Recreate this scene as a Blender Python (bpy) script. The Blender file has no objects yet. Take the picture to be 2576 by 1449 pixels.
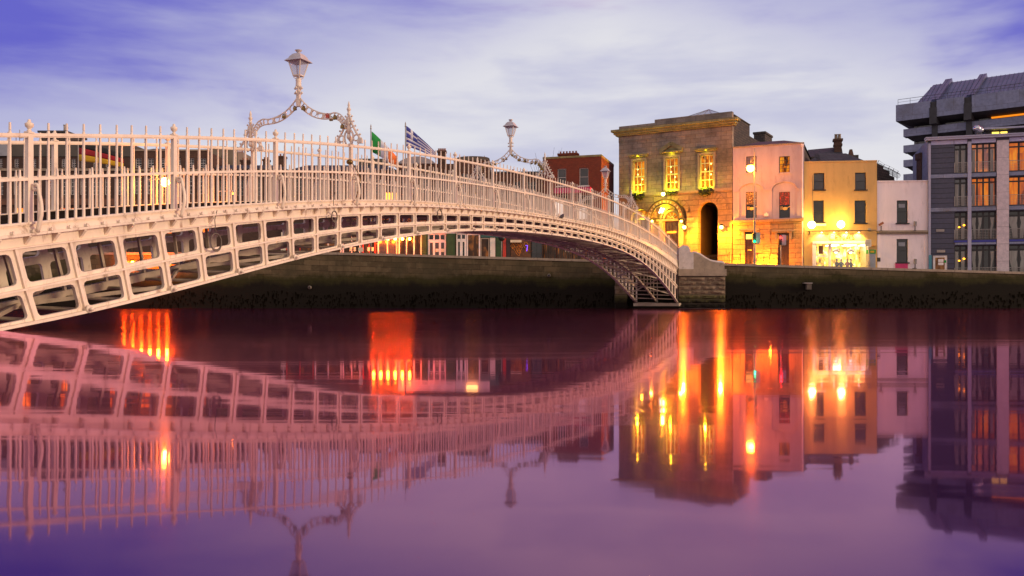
import bpy, bmesh, math, random
import numpy as np
from mathutils import Vector, Matrix
from mathutils.geometry import tessellate_polygon
random.seed(7)
R = math.radians
SC = bpy.context.scene
COL = SC.collection

# ---------------------------------------------------------------- camera
F, CX, HY = 2230.0, 1288.0, 761.0       # focal length, centre column and horizon row of a 2576 x 1449 frame
CZ = 0.54                              # eye height above the river
cam_d = bpy.data.cameras.new('camera')
cam = bpy.data.objects.new('camera', cam_d)
COL.objects.link(cam)
cam.location = (0, 0, CZ)
cam.rotation_euler = (R(90), 0, 0)
cam_d.sensor_width = 36
cam_d.lens = 36 * F / 2576
cam_d.shift_y = (HY - 724.5) / 2576
cam_d.clip_start = 0.1
cam_d.clip_end = 9000
SC.camera = cam

# ---------------------------------------------------------------- world: dusk sky with cloud banks
W = bpy.data.worlds.new('World')
SC.world = W
W.use_nodes = True
nt = W.node_tree
nt.nodes.clear()


class NT:
    def __init__(s, tree): s.t = tree
    def n(s, kind, **kw):
        nd = s.t.nodes.new(kind)
        for k, v in kw.items():
            if k.startswith('i_'):
                key = k[2:]
                key = int(key) if key.isdigit() else key.replace('_', ' ')
                nd.inputs[key].default_value = v
            else:
                setattr(nd, k, v)
        return nd
    def l(s, a, ao, b, bi): s.t.links.new(a.outputs[ao], b.inputs[bi])
    def m(s, op, a, b=None, c=None, clamp=False):
        nd = s.t.nodes.new('ShaderNodeMath'); nd.operation = op; nd.use_clamp = clamp
        for i, v in enumerate((a, b, c)):
            if v is None: continue
            if isinstance(v, (int, float)): nd.inputs[i].default_value = v
            else: s.t.links.new(v, nd.inputs[i])
        return nd.outputs[0]
    def step(s, v, lo, hi):
        nd = s.t.nodes.new('ShaderNodeMapRange'); nd.interpolation_type = 'SMOOTHSTEP'
        s.t.links.new(v, nd.inputs[0])
        nd.inputs[1].default_value = lo; nd.inputs[2].default_value = hi
        return nd.outputs[0]
    def mix(s, f, a, b, mode='MIX'):
        nd = s.t.nodes.new('ShaderNodeMixRGB'); nd.blend_type = mode
        for i, v in enumerate((f, a, b)):
            if isinstance(v, (int, float)): nd.inputs[i].default_value = v
            elif isinstance(v, tuple): nd.inputs[i].default_value = (v + (1,))[:4]
            else: s.t.links.new(v, nd.inputs[i])
        return nd.outputs[0]


SUN_EL, SUN_AZ = 11.0, 104.0             # low dusk sun behind the camera, veiled by cloud
g = NT(nt)
out = g.n('ShaderNodeOutputWorld')
bg = g.n('ShaderNodeBackground')
tc = g.n('ShaderNodeTexCoord')
sx = g.n('ShaderNodeSeparateXYZ'); g.l(tc, 'Generated', sx, 0)
dx, dy, dz = sx.outputs
sky = g.n('ShaderNodeTexSky', sky_type='NISHITA', sun_disc=False, sun_elevation=R(SUN_EL), sun_rotation=R(SUN_AZ))
mp = g.n('ShaderNodeMapping'); g.l(tc, 'Generated', mp, 0)
mp.inputs['Scale'].default_value = (1.6, 1.6, 7.0); mp.inputs['Rotation'].default_value = (0, R(7), 0)
n1 = g.n('ShaderNodeTexNoise', i_Scale=2.1, i_Detail=5.0, i_Roughness=0.5, i_Distortion=0.35); g.l(mp, 0, n1, 'Vector')
n2 = g.n('ShaderNodeTexNoise', i_Scale=5.5, i_Detail=4.0, i_Roughness=0.55, i_Distortion=0.2); g.l(mp, 0, n2, 'Vector')
nz = g.m('ADD', g.m('MULTIPLY', n1.outputs[0], 0.75), g.m('MULTIPLY', n2.outputs[0], 0.25))
adx = g.m('ABSOLUTE', g.m('SUBTRACT', dx, 0.10))
v = g.m('ADD', g.m('ADD', g.m('MULTIPLY', dz, 2.9), g.m('MULTIPLY', adx, 1.0)), g.m('MULTIPLY', g.m('SUBTRACT', nz, 0.5), 0.95))
fv = g.step(v, 0.88, 1.34)
cloud = g.mix(g.step(nz, 0.37, 0.61), (0.60, 0.60, 0.78), (0.83, 0.82, 0.87))
c1 = g.mix(fv, cloud, (0.135, 0.125, 0.62))
pk = g.mix(g.step(g.m('ADD', dx, g.m('MULTIPLY', g.m('SUBTRACT', nz, 0.5), 1.2)), -0.22, 0.16), (0.07, 0.06, 0.42), (1.25, 0.22, 0.36))
pk = g.mix(g.step(dz, 0.55, 0.85), pk, (0.34, 0.35, 0.52))
c2 = g.mix(g.step(g.m('ADD', dz, g.m('MULTIPLY', g.m('SUBTRACT', nz, 0.5), 0.22)), 0.325, 0.46), c1, pk)
c3 = g.mix(g.step(dy, 0.1, -0.5), c2, (0.95, 0.80, 0.73))
nish = g.mix(1.0, sky.outputs[0], (0.08, 0.08, 0.08), 'MULTIPLY')
c4 = g.mix(0.9, nish, c3)
g.t.links.new(c4, bg.inputs[0])
bg.inputs[1].default_value = 1.0
g.l(bg, 0, out, 0)

sun_d = bpy.data.lights.new('sun', 'SUN')
sun = bpy.data.objects.new('sun', sun_d); COL.objects.link(sun)
sun_d.energy = 2.3; sun_d.angle = R(10); sun_d.color = (1.0, 0.72, 0.45)
sun.rotation_euler = (R(90 - SUN_EL), 0, R(180 - SUN_AZ))

SC.view_settings.view_transform = 'Standard'
SC.view_settings.look = 'None'
SC.view_settings.exposure = 0.0
SC.view_settings.gamma = 1.0
SC.cycles.use_denoising = True
SC.cycles.max_bounces = 6
SC.cycles.sample_clamp_indirect = 30.0

# ---------------------------------------------------------------- materials
MATS = {}


def newmat(name):
    m = bpy.data.materials.new(name); m.use_nodes = True
    t = NT(m.node_tree); b = m.node_tree.nodes['Principled BSDF']
    return m, t, b


def setb(b, **kw):
    for k, val in kw.items():
        k = k.replace('_', ' ')
        b.inputs[k].default_value = (val + (1,))[:4] if isinstance(val, tuple) and len(val) == 3 else val


def paint(name, col, rough=0.55, var=0.12, scale=1.5, dirt=None, dirt_amt=0.0, metal=0.0, bump=0.0, stretch=(1, 1, 1), dirt_lo=0.52, dirt_hi=0.72):
    m, t, b = newmat(name)
    tc = t.n('ShaderNodeTexCoord')
    mp = t.n('ShaderNodeMapping'); t.l(tc, 'Object', mp, 0); mp.inputs['Scale'].default_value = stretch
    nz = t.n('ShaderNodeTexNoise', i_Scale=scale, i_Detail=6.0, i_Roughness=0.6); t.l(mp, 0, nz, 'Vector')
    f = t.step(nz.outputs[0], 0.3, 0.7)
    c = t.mix(f, tuple(x * (1 - var) for x in col), tuple(min(1, x * (1 + var)) for x in col))
    if dirt:
        n2 = t.n('ShaderNodeTexNoise', i_Scale=scale * 2.3, i_Detail=8.0, i_Roughness=0.7); t.l(mp, 0, n2, 'Vector')
        c = t.mix(t.m('MULTIPLY', t.step(n2.outputs[0], dirt_lo, dirt_hi), dirt_amt), c, dirt)
    t.t.links.new(c, b.inputs['Base Color'])
    setb(b, Roughness=rough, Metallic=metal)
    if bump:
        bp = t.n('ShaderNodeBump', i_Strength=bump, i_Distance=0.02); t.l(nz, 0, bp, 'Height'); t.l(bp, 0, b, 'Normal')
    MATS[name] = m
    return m


def masonry(name, c1, c2, mortar, bw, bh, ms=0.012, rough=0.85, stain=None, stain_amt=0.5, stain_scale=0.25, bump=0.6, off=0.5):
    """Brick or ashlar courses in the wall's own x / z plane."""
    m, t, b = newmat(name)
    tc = t.n('ShaderNodeTexCoord')
    s = t.n('ShaderNodeSeparateXYZ'); t.l(tc, 'Object', s, 0)
    cb = t.n('ShaderNodeCombineXYZ')
    t.t.links.new(t.m('ADD', s.outputs[0], s.outputs[1]), cb.inputs[0]); t.l(s, 2, cb, 1)
    bt = t.n('ShaderNodeTexBrick', offset=off)
    t.l(cb, 0, bt, 'Vector')
    for k, val in (('Color1', c1), ('Color2', c2), ('Mortar', mortar)): bt.inputs[k].default_value = val + (1,)
    bt.inputs['Scale'].default_value = 1.0; bt.inputs['Mortar Size'].default_value = ms
    bt.inputs['Brick Width'].default_value = bw; bt.inputs['Row Height'].default_value = bh
    bt.inputs['Bias'].default_value = 0.0
    nz = t.n('ShaderNodeTexNoise', i_Scale=stain_scale, i_Detail=8.0, i_Roughness=0.65); t.l(tc, 'Object', nz, 'Vector')
    n2 = t.n('ShaderNodeTexNoise', i_Scale=3.0, i_Detail=6.0, i_Roughness=0.7); t.l(tc, 'Object', n2, 'Vector')
    c = t.mix(0.35, bt.outputs[0], t.mix(t.step(n2.outputs[0], 0.3, 0.7), (0.45, 0.45, 0.45), (1.3, 1.25, 1.2)), 'MULTIPLY')
    if stain:
        c = t.mix(t.m('MULTIPLY', t.step(nz.outputs[0], 0.45, 0.68), stain_amt), c, stain)
    t.t.links.new(c, b.inputs['Base Color'])
    setb(b, Roughness=rough)
    h = t.m('ADD', t.m('MULTIPLY', bt.outputs[1], -1.0), t.m('MULTIPLY', n2.outputs[0], 0.5))
    bp = t.n('ShaderNodeBump', i_Strength=bump, i_Distance=0.03); t.t.links.new(h, bp.inputs['Height']); t.l(bp, 0, b, 'Normal')
    MATS[name] = m
    return m


def glow(name, col, st):
    m, t, b = newmat(name)
    setb(b, Base_Color=(0.0, 0.0, 0.0), Emission_Color=col, Emission_Strength=st, Roughness=0.6)
    MATS[name] = m
    return m


def room(name, cols, st, scale=1.2, stretch=(1.6, 1, 0.7), rough=0.12):
    """Window of a lit room: uneven bright and dark furnishing seen through glass."""
    m, t, b = newmat(name)
    tc = t.n('ShaderNodeTexCoord')
    mp = t.n('ShaderNodeMapping'); t.l(tc, 'Object', mp, 0); mp.inputs['Scale'].default_value = stretch
    vo = t.n('ShaderNodeTexVoronoi', i_Scale=scale, distance='CHEBYCHEV'); t.l(mp, 0, vo, 'Vector')
    nz = t.n('ShaderNodeTexNoise', i_Scale=scale * 1.4, i_Detail=3.0); t.l(mp, 0, nz, 'Vector')
    f = t.m('ADD', t.m('MULTIPLY', nz.outputs[0], 0.7), t.m('MULTIPLY', vo.outputs['Color'], 0.3))
    cr = t.n('ShaderNodeValToRGB'); t.t.links.new(f, cr.inputs[0])
    el = cr.color_ramp.elements
    while len(el) < len(cols): el.new(0.5)
    for i, c in enumerate(cols):
        el[i].position = 0.33 + 0.36 * i / (len(cols) - 1); el[i].color = c + (1,)
    t.l(cr, 0, b, 'Emission Color')
    setb(b, Base_Color=(0.01, 0.01, 0.01), Emission_Strength=st, Roughness=rough, Specular_IOR_Level=0.15)
    MATS[name] = m
    return m


def glass(name, col, rough=0.08, spec=0.6):
    m, t, b = newmat(name)
    tc = t.n('ShaderNodeTexCoord')
    nz = t.n('ShaderNodeTexNoise', i_Scale=0.7, i_Detail=2.0); t.l(tc, 'Object', nz, 'Vector')
    c = t.mix(t.step(nz.outputs[0], 0.35, 0.65), tuple(x * 0.6 for x in col), col)
    t.t.links.new(c, b.inputs['Base Color'])
    bp = t.n('ShaderNodeBump', i_Strength=0.08, i_Distance=0.05); t.l(nz, 0, bp, 'Height'); t.l(bp, 0, b, 'Normal')
    setb(b, Roughness=rough, Specular_IOR_Level=spec)
    MATS[name] = m
    return m


# bridge
paint('cream_paint', (0.80, 0.68, 0.53), 0.45, 0.09, 1.1, (0.22, 0.105, 0.045), 0.9, bump=0.15, dirt_lo=0.51, dirt_hi=0.74, stretch=(1.6, 1.6, 0.55))
paint('cream_rail', (0.82, 0.69, 0.54), 0.45, 0.08, 2.0, (0.34, 0.18, 0.09), 0.6, bump=0.1, dirt_lo=0.55, dirt_hi=0.78, stretch=(1.8, 1.8, 0.7))
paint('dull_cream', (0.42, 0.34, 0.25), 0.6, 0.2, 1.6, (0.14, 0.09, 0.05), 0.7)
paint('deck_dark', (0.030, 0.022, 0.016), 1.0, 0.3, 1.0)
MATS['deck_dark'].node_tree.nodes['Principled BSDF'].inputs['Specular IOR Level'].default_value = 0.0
paint('lamp_cream', (0.74, 0.65, 0.55), 0.45, 0.1, 4.0, (0.25, 0.14, 0.08), 0.5)
paint('lantern_grey', (0.50, 0.46, 0.46), 0.5, 0.12, 4.0)
paint('rust_rod', (0.42, 0.20, 0.10), 0.6, 0.2, 3.0)
paint('lock_brass', (0.20, 0.13, 0.04), 0.35, 0.4, 8.0, metal=0.8)
paint('lock_red', (0.5, 0.06, 0.02), 0.4)
paint('cable_grey', (0.16, 0.13, 0.10), 0.6)
# masonry
masonry('hall_stone', (0.31, 0.25, 0.20), (0.23, 0.18, 0.14), (0.09, 0.07, 0.055), 1.15, 0.48, 0.014, stain=(0.055, 0.05, 0.045), stain_amt=0.75, stain_scale=0.22, bump=0.5)
masonry('hall_base', (0.34, 0.235, 0.13), (0.27, 0.185, 0.10), (0.10, 0.07, 0.05), 2.1, 0.62, 0.025, stain=(0.10, 0.08, 0.05), stain_amt=0.35, stain_scale=0.4, bump=0.9)  # stone warmed so its colour holds some of the orange lamp glow
masonry('rubble_dark', (0.10, 0.075, 0.06), (0.055, 0.045, 0.04), (0.03, 0.028, 0.026), 0.5, 0.28, 0.03, bump=1.0)
masonry('dark_brick', (0.085, 0.040, 0.026), (0.060, 0.028, 0.019), (0.05, 0.04, 0.033), 0.34, 0.11, 0.012, stain=(0.03, 0.018, 0.012), stain_amt=0.6)
masonry('brown_brick', (0.12, 0.055, 0.033), (0.085, 0.040, 0.026), (0.06, 0.045, 0.035), 0.34, 0.11, 0.012, stain=(0.04, 0.02, 0.014), stain_amt=0.6)
masonry('red_brick', (0.235, 0.045, 0.018), (0.18, 0.034, 0.014), (0.17, 0.06, 0.03), 0.34, 0.11, 0.010, stain=(0.16, 0.03, 0.012), stain_amt=0.5)
masonry('shop_rustic', (0.42, 0.25, 0.12), (0.36, 0.215, 0.10), (0.14, 0.09, 0.05), 1.6, 0.52, 0.022, bump=0.8)  # stone colour shifted to orange, carrying part of the lamplight
masonry('white_block', (0.62, 0.53, 0.56), (0.60, 0.51, 0.54), (0.35, 0.29, 0.30), 30, 1.75, 0.02, bump=0.3)
masonry('slate_board', (0.058, 0.060, 0.105), (0.048, 0.050, 0.088), (0.014, 0.014, 0.022), 40, 0.52, 0.03, 0.5, bump=0.5)
masonry('concrete_panel', (0.25, 0.275, 0.40), (0.215, 0.24, 0.355), (0.15, 0.15, 0.19), 2.6, 2.4, 0.02, stain=(0.12, 0.115, 0.12), stain_amt=0.5, stain_scale=0.35, bump=0.2)
masonry('slate_roof', (0.055, 0.055, 0.065), (0.035, 0.035, 0.045), (0.015, 0.015, 0.02), 0.5, 0.28, 0.02, 0.6, bump=0.7)
paint('pink_render', (0.42, 0.355, 0.41), 0.85, 0.10, 0.8, (0.22, 0.17, 0.18), 0.55, stretch=(1, 1, 0.3))
paint('yellow_render', (0.62, 0.37, 0.13), 0.8, 0.09, 0.8, (0.36, 0.21, 0.07), 0.5, stretch=(1, 1, 0.3))
paint('white_render', (0.84, 0.71, 0.73), 0.8, 0.06, 0.8, (0.40, 0.33, 0.33), 0.45, stretch=(1, 1, 0.3))
paint('stone_trim', (0.30, 0.235, 0.17), 0.8, 0.15, 1.5, (0.09, 0.07, 0.05), 0.6)
paint('moss_trim', (0.24, 0.21, 0.09), 0.85, 0.3, 1.2, (0.06, 0.055, 0.04), 0.6)
paint('dark_stone', (0.085, 0.07, 0.055), 0.85, 0.25, 1.0)
paint('attic_grey', (0.085, 0.075, 0.062), 0.8, 0.2, 0.4, (0.045, 0.04, 0.035), 0.5)
paint('beige_render', (0.22, 0.17, 0.125), 0.85, 0.15, 0.3)
paint('roof_felt', (0.045, 0.045, 0.05), 0.8, 0.2)
paint('lead_grey', (0.25, 0.26, 0.29), 0.4, 0.15)
paint('sash_white', (0.72, 0.66, 0.60), 0.5)
paint('sash_dim', (0.30, 0.26, 0.21), 0.6)
paint('sash_yellow', (0.80, 0.74, 0.30), 0.5)
paint('sash_dark', (0.018, 0.015, 0.015), 0.5)
paint('frame_lilac', (0.36, 0.35, 0.47), 0.5, 0.08)
paint('band_lilac', (0.44, 0.44, 0.66), 0.5, 0.08)
paint('shop_white', (0.82, 0.72, 0.70), 0.5)
paint('green_paint', (0.022, 0.060, 0.014), 0.5, 0.3)
paint('teal_sign', (0.02, 0.09, 0.085), 0.5)
paint('red_paint', (0.45, 0.035, 0.02), 0.5)
paint('blue_paint', (0.03, 0.035, 0.30), 0.5)
paint('teal_paint', (0.05, 0.22, 0.30), 0.5)
paint('magenta_panel', (0.55, 0.03, 0.14), 0.5)
paint('black_metal', (0.015, 0.014, 0.014), 0.45, 0.2)
paint('grey_metal', (0.30, 0.27, 0.25), 0.5, 0.15)
paint('steel', (0.55, 0.56, 0.60), 0.25, 0.1, metal=0.8)
paint('door_dark', (0.030, 0.014, 0.010), 0.4, 0.3)
paint('door_wood', (0.12, 0.045, 0.018), 0.4, 0.3)
paint('terracotta', (0.30, 0.10, 0.05), 0.8)
paint('curtain', (0.34, 0.32, 0.29), 0.9, 0.2, 3.0, stretch=(6, 6, 0.3))
paint('seam_roof', (0.10, 0.115, 0.215), 0.45, 0.15, 0.5)
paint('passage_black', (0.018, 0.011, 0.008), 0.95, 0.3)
paint('pillar_stone', (0.52, 0.46, 0.43), 0.85, 0.12, 1.5, (0.20, 0.16, 0.12), 0.5)
paint('graffiti', (0.10, 0.045, 0.02), 0.7, 0.4, 2.0)
paint('graffiti_line', (0.55, 0.22, 0.03), 0.6)
paint('shutter_dark', (0.045, 0.035, 0.025), 0.6, 0.2)
paint('sign_cream', (0.72, 0.62, 0.45), 0.6)
paint('sign_gold', (0.20, 0.12, 0.035), 0.6, 0.3, 2.5)
paint('sign_black', (0.03, 0.022, 0.015), 0.5)
paint('poster_red', (0.55, 0.05, 0.02), 0.4, 0.6, 3.0, (0.05, 0.02, 0.015), 0.9, dirt_lo=0.4, dirt_hi=0.5)
paint('poster_gold', (0.60, 0.36, 0.10), 0.4, 0.6, 3.0, (0.05, 0.02, 0.015), 0.9, dirt_lo=0.4, dirt_hi=0.5)
paint('emblem_gold', (0.75, 0.45, 0.10), 0.5)
paint('leaf', (0.030, 0.050, 0.010), 0.6, 0.5, 3.0)
paint('weed', (0.006, 0.005, 0.003), 1.0, 0.4, 2.0)
MATS['weed'].node_tree.nodes['Principled BSDF'].inputs['Specular IOR Level'].default_value = 0.0
paint('leaf_dark', (0.040, 0.055, 0.015), 0.6, 0.5, 3.0)
paint('skin', (0.45, 0.25, 0.16), 0.6)
paint('cloth_dark', (0.05, 0.02, 0.02), 0.8)
paint('cloth_red', (0.28, 0.05, 0.03), 0.8)
paint('cloth_blue', (0.03, 0.04, 0.10), 0.8)
paint('hair', (0.03, 0.015, 0.01), 0.6)
paint('car_paint', (0.42, 0.25, 0.28), 0.25, 0.03)
paint('tyre', (0.02, 0.02, 0.02), 0.8)
paint('flag_black', (0.02, 0.02, 0.02), 0.8); paint('flag_red', (0.30, 0.01, 0.015), 0.8); paint('flag_gold', (0.52, 0.30, 0.01), 0.8)
paint('flag_green', (0.01, 0.25, 0.04), 0.8); paint('flag_white', (0.70, 0.68, 0.74), 0.8); paint('flag_orange', (0.75, 0.18, 0.04), 0.8)
paint('flag_navy', (0.06, 0.07, 0.34), 0.8)
paint('feather', (0.025, 0.022, 0.025), 0.6)
paint('ground_grey', (0.10, 0.095, 0.09), 0.9, 0.2, 0.4)
paint('asphalt', (0.05, 0.05, 0.052), 0.85, 0.2, 0.6)
paint('pavement', (0.22, 0.20, 0.18), 0.85, 0.2, 0.7)
paint('kerb', (0.30, 0.28, 0.25), 0.8, 0.15)
paint('marking', (0.75, 0.73, 0.68), 0.7)
# glass and lit rooms
glass('pane_dark', (0.018, 0.017, 0.020))
glass('pane_grey', (0.06, 0.055, 0.06), 0.15)
glass('pane_sky', (0.10, 0.10, 0.13), 0.05, 0.9)
glass('pane_blue', (0.03, 0.03, 0.055), 0.1)
gm = bpy.data.materials.new('lamp_glass'); gm.use_nodes = True; t = NT(gm.node_tree); t.t.nodes.clear()
o_ = t.n('ShaderNodeOutputMaterial'); tr = t.n('ShaderNodeBsdfTransparent'); df = t.n('ShaderNodeBsdfDiffuse'); df.inputs[0].default_value = (0.50, 0.50, 0.62, 1)
mx = t.n('ShaderNodeMixShader', i_0=0.42); t.l(tr, 0, mx, 1); t.l(df, 0, mx, 2); t.l(mx, 0, o_, 0); MATS['lamp_glass'] = gm
room('pane_gold', [(0.03, 0.006, 0.0), (0.55, 0.11, 0.004), (0.95, 0.27, 0.006), (1.0, 0.45, 0.03)], 0.9, 1.5)
room('pane_ember', [(0.14, 0.04, 0.03), (0.50, 0.10, 0.03), (0.80, 0.18, 0.02), (1.0, 0.32, 0.03)], 0.8, 0.9, (1.7, 1, 0.35))
room('pane_blush', [(0.16, 0.08, 0.10), (0.45, 0.16, 0.10), (0.9, 0.26, 0.08)], 0.75, 0.9)
room('shop_wall_glow', [(0.10, 0.02, 0.0), (0.9, 0.45, 0.02), (1.0, 0.70, 0.08), (1.0, 0.92, 0.55)], 1.9, 1.5)
room('pane_low', [(0.015, 0.006, 0.003), (0.06, 0.02, 0.008), (0.35, 0.10, 0.02)], 0.8, 0.8)
room('pane_orange', [(0.10, 0.01, 0.0), (0.8, 0.12, 0.01), (1.0, 0.28, 0.02)], 2.6, 0.6)
room('pane_door', [(0.02, 0.008, 0.004), (0.16, 0.05, 0.015), (0.30, 0.13, 0.03)], 0.8, 1.2)
glow('bulb_gold', (1.0, 0.70, 0.12), 14.0)
glow('bulb_lime', (1.0, 0.95, 0.25), 12.0)
glow('bulb_warm', (1.0, 0.62, 0.15), 8.0)
glow('bulb_orange', (1.0, 0.30, 0.02), 120.0)
glow('flood', (1.0, 0.80, 0.22), 18.0)
glow('shop_light', (1.0, 0.90, 0.60), 6.0)
glow('fan_gold', (1.0, 0.72, 0.10), 2.2)
glow('green_light', (0.0, 0.9, 0.25), 4.0)
glow('red_light', (1.0, 0.03, 0.02), 8.0)
glow('neon_violet', (0.25, 0.08, 1.0), 2.0)
glow('lit_white', (1.0, 0.80, 0.70), 1.6)
glow('lit_orange', (1.0, 0.36, 0.02), 5.0)
glow('lit_soft', (1.0, 0.27, 0.01), 1.15)
glow('strip_orange', (1.0, 0.15, 0.005), 500.0)


def water_material():
    m = bpy.data.materials.new('river_water'); m.use_nodes = True
    t = NT(m.node_tree); t.t.nodes.clear()
    o = t.n('ShaderNodeOutputMaterial')
    tc = t.n('ShaderNodeTexCoord')
    mp = t.n('ShaderNodeMapping'); t.l(tc, 'Object', mp, 0); mp.inputs['Scale'].default_value = (0.10, 0.9, 1)
    na = t.n('ShaderNodeTexNoise', i_Scale=1.0, i_Detail=3.0, i_Roughness=0.5, i_Distortion=0.3); t.l(mp, 0, na, 'Vector')
    mq = t.n('ShaderNodeMapping'); t.l(tc, 'Object', mq, 0); mq.inputs['Scale'].default_value = (0.6, 4.0, 1)
    nb = t.n('ShaderNodeTexNoise', i_Scale=1.0, i_Detail=2.0); t.l(mq, 0, nb, 'Vector')
    h = t.m('ADD', na.outputs[0], t.m('MULTIPLY', nb.outputs[0], 0.12))
    bp = t.n('ShaderNodeBump', i_Strength=WATER['bump'], i_Distance=0.02); t.t.links.new(h, bp.inputs['Height'])
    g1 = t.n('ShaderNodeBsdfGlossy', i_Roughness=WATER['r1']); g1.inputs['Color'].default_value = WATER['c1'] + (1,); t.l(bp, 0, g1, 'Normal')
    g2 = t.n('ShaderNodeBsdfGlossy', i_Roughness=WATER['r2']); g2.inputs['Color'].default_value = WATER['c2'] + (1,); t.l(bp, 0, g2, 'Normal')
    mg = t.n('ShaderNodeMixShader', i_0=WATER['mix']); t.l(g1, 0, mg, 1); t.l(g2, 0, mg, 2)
    df = t.n('ShaderNodeBsdfDiffuse'); df.inputs['Color'].default_value = WATER['body'] + (1,)
    fr = t.n('ShaderNodeFresnel', i_IOR=WATER['ior'])
    mx = t.n('ShaderNodeMixShader'); t.l(fr, 0, mx, 0); t.l(df, 0, mx, 1); t.l(mg, 0, mx, 2)
    t.l(mx, 0, o, 0)
    MATS['river_water'] = m


WATER = dict(bump=0.13, r1=0.035, r2=0.13, c1=(1.0, 0.52, 0.86), c2=(1.0, 0.40, 0.36), mix=0.26, body=(0.010, 0.002, 0.045), ior=2.5)  # gloss tints c1 and c2 put a pink-red cast into the reflections
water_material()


def quay_material():
    m, t, b = newmat('quay_stone')
    tc = t.n('ShaderNodeTexCoord')
    s = t.n('ShaderNodeSeparateXYZ'); t.l(tc, 'Object', s, 0)
    cb = t.n('ShaderNodeCombineXYZ')
    t.t.links.new(t.m('ADD', s.outputs[0], s.outputs[1]), cb.inputs[0])
    zz = t.m('ADD', s.outputs[2], t.m('MULTIPLY', s.outputs[0], 0.0285)); t.t.links.new(zz, cb.inputs[1])
    bt = t.n('ShaderNodeTexBrick'); t.l(cb, 0, bt, 'Vector')
    for k, val in (('Color1', (0.135, 0.098, 0.052)), ('Color2', (0.060, 0.044, 0.023)), ('Mortar', (0.018, 0.014, 0.009))): bt.inputs[k].default_value = val + (1,)
    bt.inputs['Scale'].default_value = 1.0; bt.inputs['Mortar Size'].default_value = 0.014
    bt.inputs['Brick Width'].default_value = 1.5; bt.inputs['Row Height'].default_value = 0.5
    mp = t.n('ShaderNodeMapping'); t.l(tc, 'Object', mp, 0); mp.inputs['Scale'].default_value = (0.35, 0.35, 0.16)
    nz = t.n('ShaderNodeTexNoise', i_Scale=1.0, i_Detail=8.0, i_Roughness=0.65); t.l(mp, 0, nz, 'Vector')
    n2 = t.n('ShaderNodeTexNoise', i_Scale=1.8, i_Detail=8.0, i_Roughness=0.7); t.l(tc, 'Object', n2, 'Vector')
    c = t.mix(t.m('MULTIPLY', t.step(n2.outputs[0], 0.45, 0.7), 0.6), bt.outputs[0], (0.17, 0.135, 0.075))
    c = t.mix(t.m('MULTIPLY', t.step(nz.outputs[0], 0.42, 0.62), 0.75), c, (0.060, 0.050, 0.026))
    # tide marks: green moss over black weed
    zt = t.m('ADD', s.outputs[2], t.m('ADD', t.m('MULTIPLY', t.m('SUBTRACT', nz.outputs[0], 0.5), 2.2), t.m('MULTIPLY', t.m('SUBTRACT', n2.outputs[0], 0.5), 0.7)))
    moss = t.m('MULTIPLY', t.step(zt, 3.4, 2.7), 0.85)
    c = t.mix(moss, c, (0.024, 0.024, 0.004))
    c = t.mix(t.step(zt, 2.75, 2.0), c, (0.009, 0.007, 0.004))
    t.t.links.new(c, b.inputs['Base Color'])
    setb(b, Roughness=0.9, Specular_IOR_Level=0.2)
    hh = t.m('ADD', t.m('MULTIPLY', bt.outputs[1], -1.0), t.m('MULTIPLY', n2.outputs[0], 0.8))
    bp = t.n('ShaderNodeBump', i_Strength=0.7, i_Distance=0.04); t.t.links.new(hh, bp.inputs['Height']); t.l(bp, 0, b, 'Normal')
    MATS['quay_stone'] = m
    m2, t, b = newmat('pier_stone')
    tc = t.n('ShaderNodeTexCoord')
    s = t.n('ShaderNodeSeparateXYZ'); t.l(tc, 'Object', s, 0)
    n2 = t.n('ShaderNodeTexNoise', i_Scale=1.6, i_Detail=8.0, i_Roughness=0.7); t.l(tc, 'Object', n2, 'Vector')
    c = t.mix(t.step(n2.outputs[0], 0.35, 0.7), (0.25, 0.185, 0.125), (0.10, 0.07, 0.045))
    zt = t.m('ADD', s.outputs[2], t.m('MULTIPLY', t.m('SUBTRACT', n2.outputs[0], 0.5), 1.2))
    c = t.mix(t.m('MULTIPLY', t.step(zt, 1.45, 1.0), 0.8), c, (0.05, 0.055, 0.01))
    c = t.mix(t.step(zt, 1.1, 0.45), c, (0.010, 0.008, 0.005))
    t.t.links.new(c, b.inputs['Base Color']); setb(b, Roughness=0.9, Specular_IOR_Level=0.2)
    bp = t.n('ShaderNodeBump', i_Strength=0.8, i_Distance=0.06); t.l(n2, 0, bp, 'Height'); t.l(bp, 0, b, 'Normal')
    MATS['pier_stone'] = m2


quay_material()

# ---------------------------------------------------------------- mesh helpers


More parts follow.
